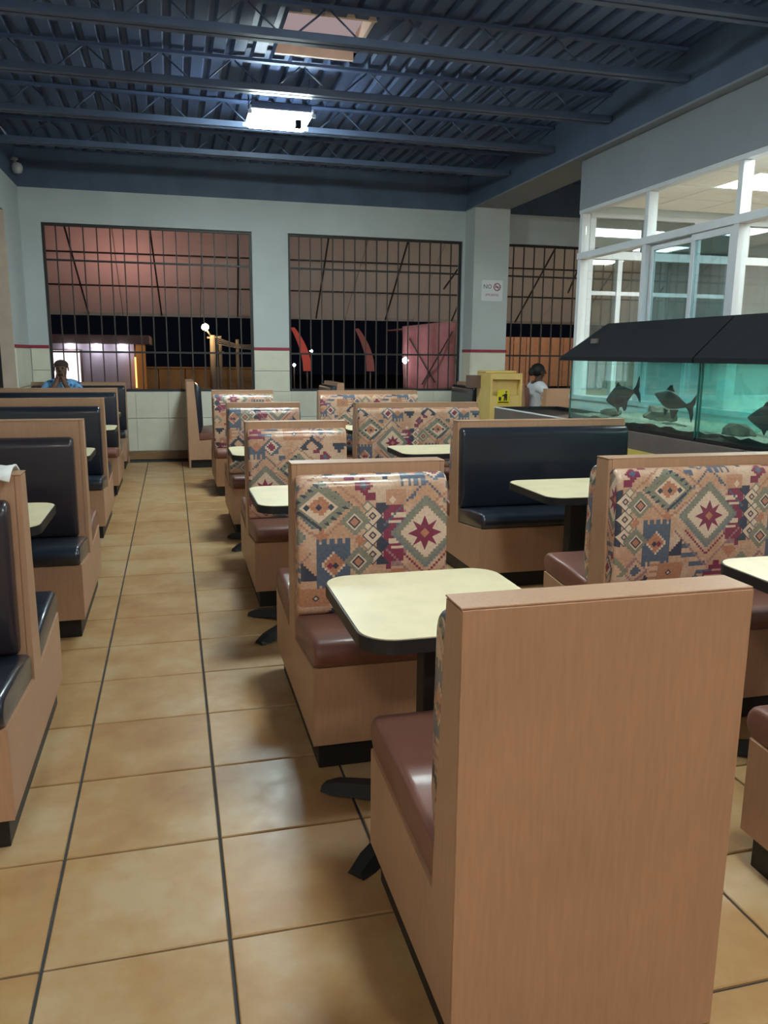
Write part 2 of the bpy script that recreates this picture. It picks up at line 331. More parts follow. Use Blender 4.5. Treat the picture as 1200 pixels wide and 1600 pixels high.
def lathe(name, prof, m, parent=None, loc=(0, 0, 0), n=20):
    vs, fs = [], []
    for (r, z) in prof:
        for i in range(n): a = 2 * math.pi * i / n; vs.append((r * math.cos(a), r * math.sin(a), z))
    for k in range(len(prof) - 1):
        for i in range(n): fs.append([k * n + i, k * n + (i + 1) % n, (k + 1) * n + (i + 1) % n, (k + 1) * n + i])
    fs.append(list(range(n))[::-1]); fs.append([(len(prof) - 1) * n + i for i in range(n)])
    return mesh(name, vs, fs, m, parent, loc, smooth=True)
def empty(name, loc=(0, 0, 0), rz=0, parent=None):
    o = bpy.data.objects.new(name, None); o.location = loc; o.rotation_euler.z = rz; o.empty_display_size = .1
    return link(o, parent)
def tag(o, label=None, cat=None, group=None, kind=None):
    if label: o['label'] = label
    if cat: o['category'] = cat
    if group: o['group'] = group
    if kind: o['kind'] = kind
    return o
def struct(o): o['kind'] = 'structure'; return o
def copy_tree(o, parent=None):
    c = o.copy(); COL.objects.link(c); c.parent = parent
    for ch in list(o.children): copy_tree(ch, c)
    return c
def dup_at(o, name, loc, parent):
    c = o.copy(); c.name = name; COL.objects.link(c); c.parent = parent; c.location = loc; return c
def point(name, loc, watt, col, rad=.05):
    l = bpy.data.lights.new(name, 'POINT'); l.energy = watt; l.color = col; l.shadow_soft_size = rad
    o = bpy.data.objects.new(name, l); o.location = loc; return link(o)

# ------------------------------------------------------------------ room shell
XL, XR, YB, YF = -1.85, 8.6, 11.86, -6.0
ZT, ZD = 3.6, 4.08            # top of the grey paint, underside of the deck
T, TX, TY = .4593, -.3731, 1.874
fl = struct(box('floor', (XL - .2, YF, -.12), (XR, YB + .2, -.008), 'grout'))
g = .009
tile_me = None
def tile_bm():
    bm = bmesh.new(); h = T / 2 - g / 2; add_box(bm, (-h, -h, -.03), (h, h, 0)); bmesh.ops.recalc_face_normals(bm, faces=bm.faces)
    bmesh.ops.bevel(bm, geom=[e for e in bm.edges if all(abs(v.co.z) < 1e-6 for v in e.verts)], offset=.003, segments=1, affect='EDGES'); return bm
near, far = [], []
i0 = math.ceil((XL - TX) / T) ; i1 = int((XR - TX) / T)
for i in range(i0, i1):
    for j in range(math.ceil((YF - TY) / T), int((YB - TY) / T)):
        cx, cy = TX + (i + .5) * T, TY + (j + .5) * T
        vis = (-.9 < cx < .75 and 1.0 < cy < 11.9) or (.7 < cx < 2.1 and 1.0 < cy < 7) or (-.95 < cx < 2.2 and .8 < cy < 3.2)
        (near if vis else far).append((cx, cy))
proto = bmobj('floor_tile', tile_bm(), 'tile', fl, (near[0][0], near[0][1], 0))
for k, (cx, cy) in enumerate(near[1:]):
    c = dup_at(proto, 'floor_tile', (cx, cy, random.uniform(-.0008, .0008)), fl); c.rotation_euler.z = random.randrange(4) * math.pi / 2
bm = bmesh.new()
for (cx, cy) in far: add_box(bm, (cx - T / 2 + g / 2, cy - T / 2 + g / 2, -.02), (cx + T / 2 - g / 2, cy + T / 2 - g / 2, 0))
tag(bmobj('floor_tile_field', bm, 'tile', fl), kind='stuff')

# back wall pieces (with window openings)
W1, W2, W3 = (-1.60, 1.155), (1.665, 4.30), (4.98, 7.9)
ZS, ZH = .957, 3.175
bm = bmesh.new(); y0, y1 = YB, YB + .2
add_box(bm, (XL - .2, y0, 0), (XR, y1, ZS)); add_box(bm, (XL - .2, y0, ZH), (XR, y1, ZT))
for a, b in ((XL - .2, W1[0]), (W1[1], W2[0]), (W2[1], W3[0]), (W3[1], XR)): add_box(bm, (a, y0, ZS), (b, y1, ZH))
wb = struct(bmobj('wall_back', bm, 'wall'))
bm = bmesh.new(); add_box(bm, (XL - .2, YB - .004, ZT), (XR, y1, ZD + .15)); bmobj('upper_wall_panel', bm, 'navy', wb)
# cream tiles on the lower back wall
tz = [(.125, .585), (.59, ZS - .003)]
wt = None
def wall_tiles(parent, x0, x1, zs, y, dirx=True):
    n = max(1, round((x1 - x0) / .45)); wd = (x1 - x0) / n
    for (za, zb) in zs:
        for k in range(n):
            a, b = x0 + k * wd + .002, x0 + (k + 1) * wd - .002
            if dirx: box('wall_tile', (a, y - .012, za), (b, y, zb - .004), 'walltile', parent, .002, 1)
            else: box('wall_tile', (y, a, za), (y + .012, b, zb - .004), 'walltile', parent, .002, 1)
wall_tiles(wb, XL + .02, 4.32, tz, YB)
wall_tiles(wb, 4.90, 6.7, tz, YB)
for a, b in ((XL + .02, W1[0]), (W1[1], W2[0])): wall_tiles(wb, a, b, [(ZS, 1.25), (1.254, 1.545)], YB)
struct(box('baseboard_back', (XL, YB - .02, 0), (4.33, YB, .12), 'base', None, .004))
for k, (a, b) in enumerate(((XL + .012, W1[0]), (W1[1], W2[0]))): struct(box('trim_%d' % (k + 1), (a, YB - .018, 1.545), (b, YB, 1.585), 'red', None, .003))
# pillar
PX0, PX1, PYF = 4.335, 4.88, 11.465
pil = struct(box('wall_pillar', (PX0, PYF, 0), (PX1, YB, ZT), 'wall'))
wall_tiles(pil, PX0, PX1, [(0, .46), (.464, .92), (.924, 1.545)], PYF)
bm = bmesh.new(); add_box(bm, (PX0 - .012, PYF - .018, 1.545), (PX1 + .012, YB - .02, 1.585)); struct(bmobj('trim_3', bm, 'red'))
for za, zb in ((0, .46), (.464, .92), (.924, 1.545)): box('wall_tile', (PX0 - .012, PYF, za), (PX0, YB, zb - .004), 'walltile', pil)

# left wall with its window
LW = (6.4, 10.78, .98, 3.14)
bm = bmesh.new(); x0, x1 = XL - .2, XL
add_box(bm, (x0, YF, 0), (x1, LW[0], ZT)); add_box(bm, (x0, LW[1], 0), (x1, YB, ZT)); add_box(bm, (x0, LW[0], 0), (x1, LW[1], LW[2])); add_box(bm, (x0, LW[0], LW[3]), (x1, LW[1], ZT))
wl = struct(bmobj('wall_left', bm, 'wall'))
box('window_jamb', (XL - .2, LW[1] - .012, LW[2]), (XL - .0005, LW[1] - .0005, LW[3]), 'jamb', wl)  # added beige piece: warm outside light put into the grey jamb's colour
bm = bmesh.new(); add_box(bm, (x0, YF, ZT), (x1 + .004, YB, ZD + .15)); bmobj('upper_wall_panel', bm, 'navy', wl)
wall_tiles(wl, LW[1] + .01, YB - .014, [(.125, .585), (.59, 1.05), (1.054, 1.545)], XL, False)
struct(box('trim_4', (XL, LW[1] + .01, 1.545), (XL + .018, YB - .02, 1.585), 'red', None, .003))
struct(box('wall_front', (XL - .2, YF - .2, 0), (XR + .2, YF, ZD + .15), 'wall'))
struct(box('wall_right', (XR, YF, 0), (XR + .2, YB + .2, ZD + .15), 'white'))

# window grilles
def window(name, x0, x1, z0, z1, y, n, rails, axis='x'):
    root = struct(empty(name, ((x0 + x1) / 2, y, z0) if axis == 'x' else (y, (x0 + x1) / 2, z0), 0 if axis == 'x' else math.pi / 2))
    h = (x1 - x0) / 2; H = z1 - z0
    for a, b in (((-h, -.02, 0), (h, .02, .035)), ((-h, -.02, H - .035), (h, .02, H)), ((-h, -.02, .0355), (-h + .035, .02, H - .0355)), ((h - .035, -.02, .0355), (h, .02, H - .0355))):
        box('grille_frame', a, b, 'barframe', root)
    b0 = None
    for k in range(1, n):
        x = -h + 2 * h * k / n
        if b0 is None: b0 = box('bar', (-.008, -.008, .035), (.008, .008, H - .035), 'bar', root); b0.location.x = x
        else: dup_at(b0, 'bar', (x, 0, 0), root)
    for z in rails: box('grille_rail', (-h + .03, -.014, z - z0 - .013), (h - .03, .006, z - z0 + .013), 'barframe', root)
    return root
window('window_1', *W1, ZS, ZH, YB + .06, 16, (2.705, 1.50))
window('window_2', *W2, ZS, ZH, YB + .06, 16, (2.705, 1.50))
window('window_3', *W3, ZS, ZH, YB + .06, 17, (2.705, 1.50))
window('window_4', LW[0], LW[1], LW[2], LW[3], XL - .175, 22, (2.65, 1.47), 'y')

# deck ceiling: corrugated sheets, ribs along y
ceil = struct(empty('ceiling', (0, 0, ZD)))
def deck(name, x0, x1, ya, yb):
    n = 4; p = (x1 - x0) / n; prof = []
    for k in range(n):
        b = x0 + k * p; prof += [(b, 0), (b + p * .56, 0), (b + p * .66, .045), (b + p * .90, .045)]
    prof.append((x1, 0)); vs = []; fs = []
    for (x, z) in prof: vs += [(x, ya, z), (x, yb, z), (x, ya, z + .012), (x, yb, z + .012)]
    for k in range(len(prof) - 1):
        a, b = 4 * k, 4 * k + 4; fs += [[a, a + 1, b + 1, b], [a + 2, b + 2, b + 3, a + 3], [a, b, b + 2, a + 2], [a + 1, a + 3, b + 3, b + 1]]
    return mesh(name, vs, fs, 'deck', ceil)
SKX, SKY = (.98, 1.68), (6.77, 7.62)
x = -1.82
while x < XR - .1:
    if abs(x - SKX[0]) < .01:
        deck('deck_sheet', x, x + .7, YF, SKY[0] - .031); deck('deck_sheet', x, x + .7, SKY[1] + .031, YB + .1)
    else: deck('deck_sheet', x, x + .7, YF, YB + .1)
    x += .7
sk = empty('skylight', (sum(SKX) / 2, sum(SKY) / 2, ZD))
tag(sk, 'peach lit rectangular skylight well set in the dark ceiling deck', 'skylight')
hx, hy = (SKX[1] - SKX[0]) / 2, (SKY[1] - SKY[0]) / 2
for a, b in (((-hx, hy, -.006), (hx, hy + .03, .19)), ((-hx, -hy - .03, 0), (hx, -hy, .19)), ((-hx - .03, -hy, .06), (-hx, hy, .19)), ((hx, -hy, .06), (hx + .03, hy, .19))): box('curb_panel', a, b, 'curb', sk)
box('skylight_pane', (-hx - .03, -hy - .03, .1905), (hx + .03, hy + .03, .21), 'skyl', sk)

# steel beam over partition and pillar
bmr = empty('steel_beam', ((PX0 + PX1) / 2, 4, ZT)); tag(bmr, 'dark navy steel roof beam running along the top of the glass partition', 'beam')
hw = (PX1 - PX0) / 2
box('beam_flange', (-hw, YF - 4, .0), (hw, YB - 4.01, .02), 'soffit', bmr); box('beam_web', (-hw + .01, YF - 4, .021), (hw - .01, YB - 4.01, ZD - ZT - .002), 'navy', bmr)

# open web joists
JX0, JX1, JD, JZ = XL + .01, PX0 - .01, .27, 3.79
jo = empty('roof_joist', (0, 10.3, JZ))
for s in (-1, 1): box('bottom_chord', (JX0, s * .012, 0), (JX1, s * .068, .055), 'joist', jo)
box('top_chord', (JX0, -.03, JD - .025), (JX1, .03, JD), 'deck', jo)
n = 10; p = (JX1 - JX0) / n
for k in range(n):
    a = JX0 + k * p
    bar('web_bar', (a + .02, 0, JD - .03), (a + p / 2 - .012, 0, .012), .0075, 'joist', jo, 6)
    bar('web_bar', (a + p / 2 + .012, 0, .012), (a + p - .02, 0, JD - .03), .0075, 'joist', jo, 6)
jl = ['navy open web steel roof joist nearest the back windows', 'second navy roof joist from the back wall, just behind the bright lamp', 'third navy roof joist from the back wall, in front of the bright lamp', 'navy roof joist crossing the peach skylight', 'navy roof joist at the very top of the view', 'navy roof joist right above the foreground tables']
for k, yj in enumerate((10.3, 9.03, 7.78, 6.52, 5.26, 4.0)):
    o = jo if k == 0 else copy_tree(jo); o.location = (0, yj, JZ); tag(o, jl[k], 'joist', 'roof joists')

# ------------------------------------------------------------------ ceiling lamps
def lamp(x, y, z, label, m_='lamp'):
    r = empty('ceiling_lamp', (x, y, z)); tag(r, label, 'lamp', 'ceiling lamps')
    box('housing', (-.29, -.24, .03), (.29, .24, .10), 'joist', r, .01)
    for s in (-1, 1): box('reflector_lip', (s * .29, -.25, .02), (s * .305, .25, .06), 'lampbox', r)
    lp = box('light_panel', (-.275, -.225, -.03), (.275, .225, .029), m_, r, .01)
    for sx in (-1, 1):
        for sy in (-1, 1):
            box('corner_clip', (sx * .28, sy * .225, -.012), (sx * .325, sy * .25, .02), 'lampbox', r); bar('hanger_rod', (sx * .27, sy * .2, .13), (sx * .27, sy * .2, ZD - z - .01), .006, 'joist', r, 6)
    box('sensor_box', (.13, -.225, -.10), (.19, -.15, -.031), 'hood', r, .008)
    return r
LZ = 3.70
lamp(1.11, 8.42, 3.735, 'bright rectangular ceiling lamp glowing white beneath the joists', 'lampfar')
lamp(1.40, 4.5, LZ, 'ceiling lamp over the second patterned bench, above the view')
lamp(1.40, 1.2, LZ, 'ceiling lamp over the nearest bench, above the view')
lamp(-.85, -2.4, LZ, 'ceiling lamp behind the photographer, over the left row', 'lampdim')
lamp(1.9, -2.4, LZ, 'ceiling lamp behind the photographer, over the right row', 'lampdim')

# ------------------------------------------------------------------ office partition on the right
XP, YE = 4.45, 8.52
wp = struct(empty('wall_partition', (XP, 0, 0)))
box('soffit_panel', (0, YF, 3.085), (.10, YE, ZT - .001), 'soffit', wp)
box('lower_panel', (0.02, YF, 0), (.09, YE, 1.02), 'white', wp)
box('sill_rail', (-.01, YF, 1.02), (.11, YE, 1.07), 'alu', wp, .004)
box('head_rail', (0.0, YF, 3.045), (.10, YE, 3.085), 'alu', wp, .004)
posts = [YE - .05, 7.17, 5.85, 4.50, 3.15, 1.8, .45]
for yp in posts:
    box('post', (0.0, yp - .035, 1.071), (.10, yp + .035, 2.56), 'alu', wp, .004); box('post', (0.0, yp - .03, 2.631), (.10, yp + .03, 3.044), 'alu', wp, .004)
box('transom_rail', (-.005, YF, 2.56), (.105, YE, 2.63), 'alu', wp, .004)
# sliding sash in the second bay
sa, sb = 5.885, 7.135; mid = 6.42
for ya, yb2, dx in ((sa, mid + .03, .015), (mid - .02, sb, .05)):
    for a, b in (((dx, ya, 1.075), (dx + .03, ya + .05, 2.555)), ((dx, yb2 - .05, 1.075), (dx + .03, yb2, 2.555)), ((dx, ya + .051, 2.50), (dx + .03, yb2 - .051, 2.555)), ((dx, ya + .051, 1.075), (dx + .03, yb2 - .051, 1.13))): box('sash_frame', a, b, 'alu', wp)
    box('sash_pane', (dx + .012, ya + .05, 1.13), (dx + .018, yb2 - .05, 2.50), 'gblue', wp)
for k in range(len(posts) - 1):
    b_, a_ = posts[k] - .035, posts[k + 1] + .035
    if k != 1: box('glass_pane', (.047, a_, 1.07), (.053, b_, 2.56), 'glass', wp)
    box('glass_pane', (.047, a_, 2.63), (.053, b_, 3.045), 'glass', wp)
# far end glass wall of the office
we = struct(empty('wall_office_end', (XP, YE, 0)))
EX = XR - XP
box('lower_panel', (.10, -.08, 0), (EX, -.01, 1.0), 'white', we)
box('head_panel', (.10, -.09, 3.06), (EX, 0, ZT - .002), 'wall', we)
for z0, z1 in ((1.0, 1.05), (2.57, 2.66), (3.01, 3.06)): box('rail', (.10, -.09, z0), (EX, 0, z1), 'alu', we, .004)
box('rail', (.10, -.07, 2.18), (1.9, -.02, 2.225), 'alu', we, .004)
for xx in (.10, .78, 1.42, 2.1, 2.8, 3.5):
    box('post', (xx, -.085, 2.661), (xx + .07, -.005, 3.009), 'alu', we, .004)
for xx in (.10, .47, .85, 1.42, 1.9, 2.8, 3.5):
    box('post', (xx, -.085, 1.051), (xx + .06, -.005, 2.569), 'alu', we, .004)
box('glass_pane', (.16, -.048, 2.66), (EX, -.042, 3.01), 'glass', we); box('glass_pane', (.16, -.048, 1.05), (EX, -.042, 2.57), 'glass', we)
# office ceiling: lay-in panels and light panels
oc = struct(empty('ceiling_office', (XP, 0, 3.12)))
box('ceiling_back', (.10, YF, .03), (EX, YE - .1, .06), 'ctile', oc)
pitch = .61
lights = {(1, 8), (1, 6), (3, 9), (3, 5), (4, 7), (2, 2), (4, 3), (1, 10)}
for i in range(6):
    for j in range(-4, 12):
        a, b = .12 + i * pitch, YE - .15 - (12 - j) * pitch
        if b < .5: continue
        isl = (i, j) in ((0, 7), (1, 9), (2, 9), (4, 7), (1, 5), (4, 10), (2, 3), (4, 4), (1, 1))
        if isl: box('light_panel', (a + .01, b + .01, -.004), (a + pitch - .01, b + pitch - .01, .012), 'offl', oc)
        else: box('ceiling_panel', (a + .006, b + .006, 0), (a + pitch - .006, b + pitch - .006, .015), 'ctile', oc)

# ------------------------------------------------------------------ booth benches
def sect(prof, x0, x1, r=.03, uvo=(0, 0), flip=1, ny=None):
    """loft a closed (y,z) profile from x0 to x1 with rounded ends; UV = metres along x and around the profile"""
    cy = (min(p[0] for p in prof) + max(p[0] for p in prof)) / 2; cz = (min(p[1] for p in prof) + max(p[1] for p in prof)) / 2
    hy = (max(p[0] for p in prof) - min(p[0] for p in prof)) / 2; hz = (max(p[1] for p in prof) - min(p[1] for p in prof)) / 2
    xs = []
    K = 4
    for k in range(K + 1): a = k / K * math.pi / 2; xs.append((x0 + r * (1 - math.sin(a)), r * (1 - math.cos(a))))
    xs = [(x0 + r * (1 - math.cos(k / K * math.pi / 2)), r * (1 - math.sin(k / K * math.pi / 2))) for k in range(K + 1)]
    mid = [(x0 + r + (x1 - x0 - 2 * r) * k / 6, 0) for k in range(1, 6)]
    xs = xs + mid + [(x0 + x1 - a, b) for a, b in xs[::-1]]
    n = len(prof); vs = []; arc = [0]
    for i in range(n): a, b = prof[i], prof[(i + 1) % n]; arc.append(arc[-1] + math.hypot(a[0] - b[0], a[1] - b[1]))
    for (x, ins) in xs:
        for (y, z) in prof:
            vs.append((x, cy + (y - cy) * max(0, 1 - ins * .8 / hy), cz + (z - cz) * max(0, 1 - ins * .8 / hz)))
    fs, uvs = [], []
    for k in range(len(xs) - 1):
        for i in range(n):
            j = (i + 1) % n; fs.append((k * n + i, k * n + j, (k + 1) * n + j, (k + 1) * n + i))
            uvs.append([((xs[k][0] - x0) * flip + uvo[0], arc[i] + uvo[1]), ((xs[k][0] - x0) * flip + uvo[0], arc[i + 1] + uvo[1]), ((xs[k + 1][0] - x0) * flip + uvo[0], arc[i + 1] + uvo[1]), ((xs[k + 1][0] - x0) * flip + uvo[0], arc[i] + uvo[1])])
    fs.append(tuple(range(n))); uvs.append([(p[0], p[1]) for p in prof])
    L_ = (len(xs) - 1) * n; fs.append(tuple(L_ + n - 1 - i for i in range(n))); uvs.append([(p[0], p[1]) for p in prof[::-1]])
    return vs, fs, uvs
def cushion(name, prof, x0, x1, m, parent, r=.03, uvo=(0, 0), flip=1):
    vs, fs, uvs = sect(prof, x0, x1, r, uvo, flip)
    me = bpy.data.meshes.new(name); me.from_pydata(vs, [], fs); me.update()
    uvl = me.uv_layers.new(name='UVMap'); k = 0
    for f in uvs:
        for c in f: uvl.data[k].uv = c; k += 1
    bm = bmesh.new(); bm.from_mesh(me); bmesh.ops.recalc_face_normals(bm, faces=bm.faces); bm.to_mesh(me); bm.free()
    me.polygons.foreach_set('use_smooth', [True] * len(me.polygons)); me.materials.append(M[m])
    o = bpy.data.objects.new(name, me); return link(o, parent)
def arcpts(cy, cz, r, a0, a1, n=5):
    return [(cy + r * math.cos(R(a0 + (a1 - a0) * k / n)), cz + r * math.sin(R(a0 + (a1 - a0) * k / n))) for k in range(n + 1)]

def half(root, w, s, yb, D, H, seat_m, back_m, uvo, flip, ix=0, it=0):
    """cushions of the side that faces s*-y ; yb = face of the wooden back at seat level, D = reach of the seat"""
    x0, x1 = -w / 2, w / 2
    # seat: wedge tilted to the back
    zf, zb = .405, .362; th = .098
    yf = D + .018; yk = yb + .02
    pr = [(-yk, zb)] + [(-yf + .012, zf)] + arcpts(-yf + .035, zf + .048, .050, 215, 90, 6) + [(-(yf + yk) / 2, (zf + zb) / 2 + th + .012)] + [(-yk - .02, zb + th + .006), (-yk, zb + th - .012)]
    if s < 0: pr = [(-a, b) for a, b in pr]
    st = cushion('seat', pr, x0 + .004, x1 - .004, seat_m, root, .022)
    pm = 'piping_brown' if seat_m == 'brown' else 'piping_black'
    for xe in (x0 + .016, x1 - .016):
        pts = [(xe, s * (-yf + .006), zf + .035), (xe, s * (-yf + .03), zf + .079), (xe, s * -(yf + yk) / 2, (zf + zb) / 2 + th + .006), (xe, s * (-yk - .03), zb + th + .0)]
        tube('piping', pts, .0045, pm, st, 6)
    # backrest with a rolled top
    t = .060; zt = H - .038 - it; z0 = .462
    yy = yb - .012
    pr = [(-yy, z0), (-yy - t * .55, z0)] + arcpts(-yy - t * .6, z0 + .03, .03, 270, 180, 4)[1:] + [(-yy - t - .030, z0 + .10), (-yy - t - .026, z0 + .3)] + arcpts(-yy - t * .55 + .012, zt - .055, .055, 180, 75, 7) + [(-yy + .012, zt - .012)]
    if s < 0: pr = [(-a, b) for a, b in pr]
    cushion('backrest', pr, x0 + .008, x1 - .008 - ix, back_m, root, .022, uvo, flip)

def bench(label, x0, x1, yf, H=1.07, front=None, rear=None, D=1.03, rot=0, loc=None, uvo=(0, 0), flip=1, uvr=(.2, .1), group='booth benches', ix=0, it=0):
    """front faces -y (the camera), rear faces +y; with one side missing the back becomes a plain panel"""
    w = x1 - x0
    single = (front is None) or (rear is None)
    r = empty('booth_bench', loc or ((x0 + x1) / 2, yf, 0), rot)
    tag(r, label, 'bench', group)
    h = w / 2; e = .020
    tb, bb = .050, .078       # half thickness of wooden back at top / bottom
    if not single:
        c = D / 2
        prof = [(0, .108), (D, .108), (D, .405), (c + bb, .362), (c + tb, H), (c - tb, H), (c - bb, .362), (0, .405)]
        kick = (.03, D - .03)
    elif front:      # faces -y, plain back on +y
        prof = [(0, .108), (D - .02, .108), (D - .02, .006), (D, .006), (D, H), (D - .09, H), (D - .14, .362), (0, .405)]; kick = (.03, D - .021)
    else:            # faces +y, plain back on -y
        prof = [(0, .006), (.02, .006), (.02, .108), (D, .108), (D, .405), (.14, .362), (.09, H), (0, H)]; kick = (.021, D - .03)
    prism('end_panel', prof, -h, -h + e, 'wood', r, bevel=.0025); prism('end_panel', prof, h - e, h, 'wood', r, bevel=.0025)
    ins = [(a, b) for a, b in prof]
    prism('body_panel', ins, -h + e + .0005, h - e - .0005, 'wood', r)
    zc = (min(p[0] for p in prof if p[1] == H), max(p[0] for p in prof if p[1] == H))
    box('top_cap', (-h - .001, zc[0] - .001, H + .0005), (h + .001, zc[1] + .001, H + .005), 'wood', r, .0015)
    if single: box('back_panel', (-h, -.005, .004) if rear else (-h, D + .0005, .004), (h, -.0005, H) if rear else (h, D + .005, H), 'wood', r, .001)
    if front: box('front_panel', (-h, -.005, .106), (h, -.0005, .402), 'wood', r, .001)
    if rear and not single: box('front_panel', (-h, D + .0005, .106), (h, D + .005, .402), 'wood', r, .001)
    box('toe_kick', (-h + .025, kick[0], 0), (h - .025, kick[1], .1075), 'kick', r, .003)
    if not single:
        for s, sp, uo in ((1, front, uvo), (-1, rear, uvr)):
            k = empty('side', (0, D / 2, 0), 0, r)
            half(r, w, s, .065, D / 2, H, sp[0], sp[1], uo, flip, ix, it)
            for ch in r.children:
                pass
            bpy.data.objects.remove(k)
        for ch in r.children:
            if ch.name.split('.')[0] in ('seat', 'backrest'): ch.location.y = D / 2
    elif front:
        half(r, w, 1, .115, D, H, front[0], front[1], uvo, flip, ix, it)
        for ch in r.children:
            if ch.name.split('.')[0] in ('seat', 'backrest'): ch.location.y = D
        # half() measured from the back plane
    else:
        half(r, w, -1, .115, D, H, rear[0], rear[1], uvr, flip)
    return r
PB = ('brown', 'pattern'); BK = ('black', 'black'); PL = ('black', 'plum')
# centre row (narrow, one-person width)
bench('blank wood panel back of the nearest narrow booth bench, brown seat facing away', .502, 1.134, 1.338, 1.035, None, PB, .70)
bench('narrow patterned booth bench with brown seats facing the nearest yellow table', .44, 1.075, 2.655, 1.07, PB, PB, uvo=(.0, -.085))
bench('second patterned narrow booth bench, behind the nearest patterned one', .43, 1.075, 4.63, 1.072, PB, PB, uvo=(.42, .05), uvr=(.1, .3))
bench('third narrow patterned booth bench in the middle row', .44, 1.08, 6.60, 1.075, PB, PB, uvo=(.1, .24))
bench('farthest narrow patterned booth bench facing the camera in the middle row', .41, 1.08, 8.58, 1.095, PB, PB, uvo=(.3, .3))
# right row (wide)
bench('wide booth bench at the right edge, only its brown seat end showing', 1.60, 2.85, 1.16, 1.05, None, PB, .68)
bench('wide patterned booth bench with brown seats at right, nearest of its row', 1.83, 3.10, 2.65, 1.058, PB, PB, uvo=(.64 + .52 - .18, -.10), flip=-1)
bench('wide booth bench with shiny black seat and back in front of the fish tank', 1.87, 3.147, 4.70, 1.055, BK, PB)
bench('wide patterned booth bench just left of the black one, third in its row', 1.60, 2.785, 6.68, 1.06, PB, PB, uvo=(.2, .0), flip=-1)
bench('farthest wide patterned booth bench in the right row', 1.60, 2.775, 8.62, 1.085, BK[:1] + PB[1:], PB, uvo=(.45, .1))
# left row
LX = (-1.80, -.535)
bench('nearest dark booth bench on the left edge with black seats', LX[0], LX[1] + .02, 2.41, 1.085, PL, BK, 1.12, ix=.03, it=.04)
bench('second dark booth bench of the left row, behind the near left table', LX[0], LX[1] + .035, 4.33, 1.12, PL, PB, 1.05, ix=.045, it=.05)
bench('third dark booth bench of the left row', LX[0], LX[1] - .04, 6.75, 1.11, BK, BK, 1.05, ix=.02, it=.02)
bench('fourth dark booth bench of the left row, with a brown seat', LX[0], LX[1] - .06, 8.85, 1.108, ('brown', 'black'), BK, 1.05)
bench('last dark booth bench of the left row, against the back window wall', LX[0], LX[1] - .08, 10.88, 1.10, BK, None, .66)
# turned benches along the back wall
bench('booth bench turned sideways by the back wall, dark backrest facing right', 0, .98, 0, 1.13, None, ('brown', 'black'), .66, -math.pi / 2, (.175, 11.30, 0))
bench('sideways booth bench behind the far patterned benches, only its top showing', 0, .98, 0, 1.11, ('brown', 'black'), None, .66, -math.pi / 2, (1.60, 11.32, 0))
bench('sideways booth bench with black backrest beside the yellow bin', 0, .95, 0, 1.10, BK, None, .66, -math.pi / 2, (3.66, 11.30, 0))
bench('plain wooden booth back where the person in white sits', 0, .9, 0, 1.11, None, ('brown', 'brown'), .66, -math.pi / 2, (4.665, 10.9, 0))
bench('plain wooden booth back panel beyond the black counter top, beside the fish tank', 4.53, 5.6, 9.30, 1.09, None, PB, .6)

# ------------------------------------------------------------------ tables
def rrect(w, d, r, n=8):
    pts = []
    for sx, sy, a0 in ((1, 1, 0), (-1, 1, 90), (-1, -1, 180), (1, -1, 270)):
        for k in range(n + 1):
            a = R(a0 + 90 * k / n); pts.append((sx * (w / 2 - r) + r * math.cos(a), sy * (d / 2 - r) + r * math.sin(a)))
    return pts
def table(label, cx, cy, w, d=.66, H=.75, r=.10, ang=0):
    t = empty('booth_table', (cx, cy, 0), ang); tag(t, label, 'table', 'yellow laminate tables')
    pts = rrect(w, d, r)
    prism('edge_band', pts, H - .042, H - .003, 'ledge', t, 'z')
    prism('table_top', rrect(w - .010, d - .010, r - .005), H - .0029, H, 'ltop', t, 'z')
    xs = [0] if w < .8 else [-w / 2 + .32, w / 2 - .32]
    for x in xs:
        box('column', (x - .052, -.038, .06), (x + .052, .038, H - .06), 'iron', t, .006)
        box('mounting_plate', (x - .15, -.15, H - .06), (x + .15, .15, H - .043), 'iron', t)
        for a in range(4):
            fa = 38.5 if w < .8 else 45; an = R((fa, 180 - fa, 180 + fa, -fa)[a]); dx, dy = math.cos(an), math.sin(an); L_ = .405 if w < .8 else .34
            nx, ny = -dy, dx
            vs = []
            for (q, hw_, z0, z1) in ((.0, .040, .045, .095), (L_ * .55, .036, .022, .070), (L_ - .05, .036, .003, .045), (L_, .030, .003, .022)):
                for sx_, zz in ((-1, z0), (1, z0), (.6, z1), (-.6, z1)): vs.append((x + dx * q + nx * hw_ * sx_, dy * q + ny * hw_ * sx_, zz))
            fs = [(0, 1, 2, 3), (12, 15, 14, 13)] + [(4 * k + i, 4 * k + (i + 1) % 4, 4 * k + 4 + (i + 1) % 4, 4 * k + 4 + i) for k in range(3) for i in range(4)]
            mesh('foot', vs, fs, 'iron', t)
    return t
table('nearest yellow laminate table beside the blank wooden bench panel', .775, 2.29, .62, .66)
table('small yellow table behind the nearest patterned bench', .70, 4.27, .62, .64)
table('small yellow table farther back in the middle row', .72, 6.33, .62, .62)
table('yellow table corner at the right edge in front of the wide patterned bench', 2.52, 2.22, 1.16, .62)
table('wide yellow table in front of the black booth bench', 2.56, 4.18, 1.24, .64)
table('wide yellow table behind the black booth bench', 2.26, 6.17, 1.12, .62)
table('farthest wide yellow table in the right row', 2.27, 8.15, 1.14, .60)
table('near left yellow table facing the second dark bench', -1.17, 3.98, 1.16, .64)
table('second yellow table of the left row', -1.18, 6.47, 1.14, .62)
table('third yellow table of the left row', -1.14, 8.58, 1.14, .60)
table('farthest yellow table of the left row, in front of the person in blue', -1.2, 10.55, 1.1, .58)

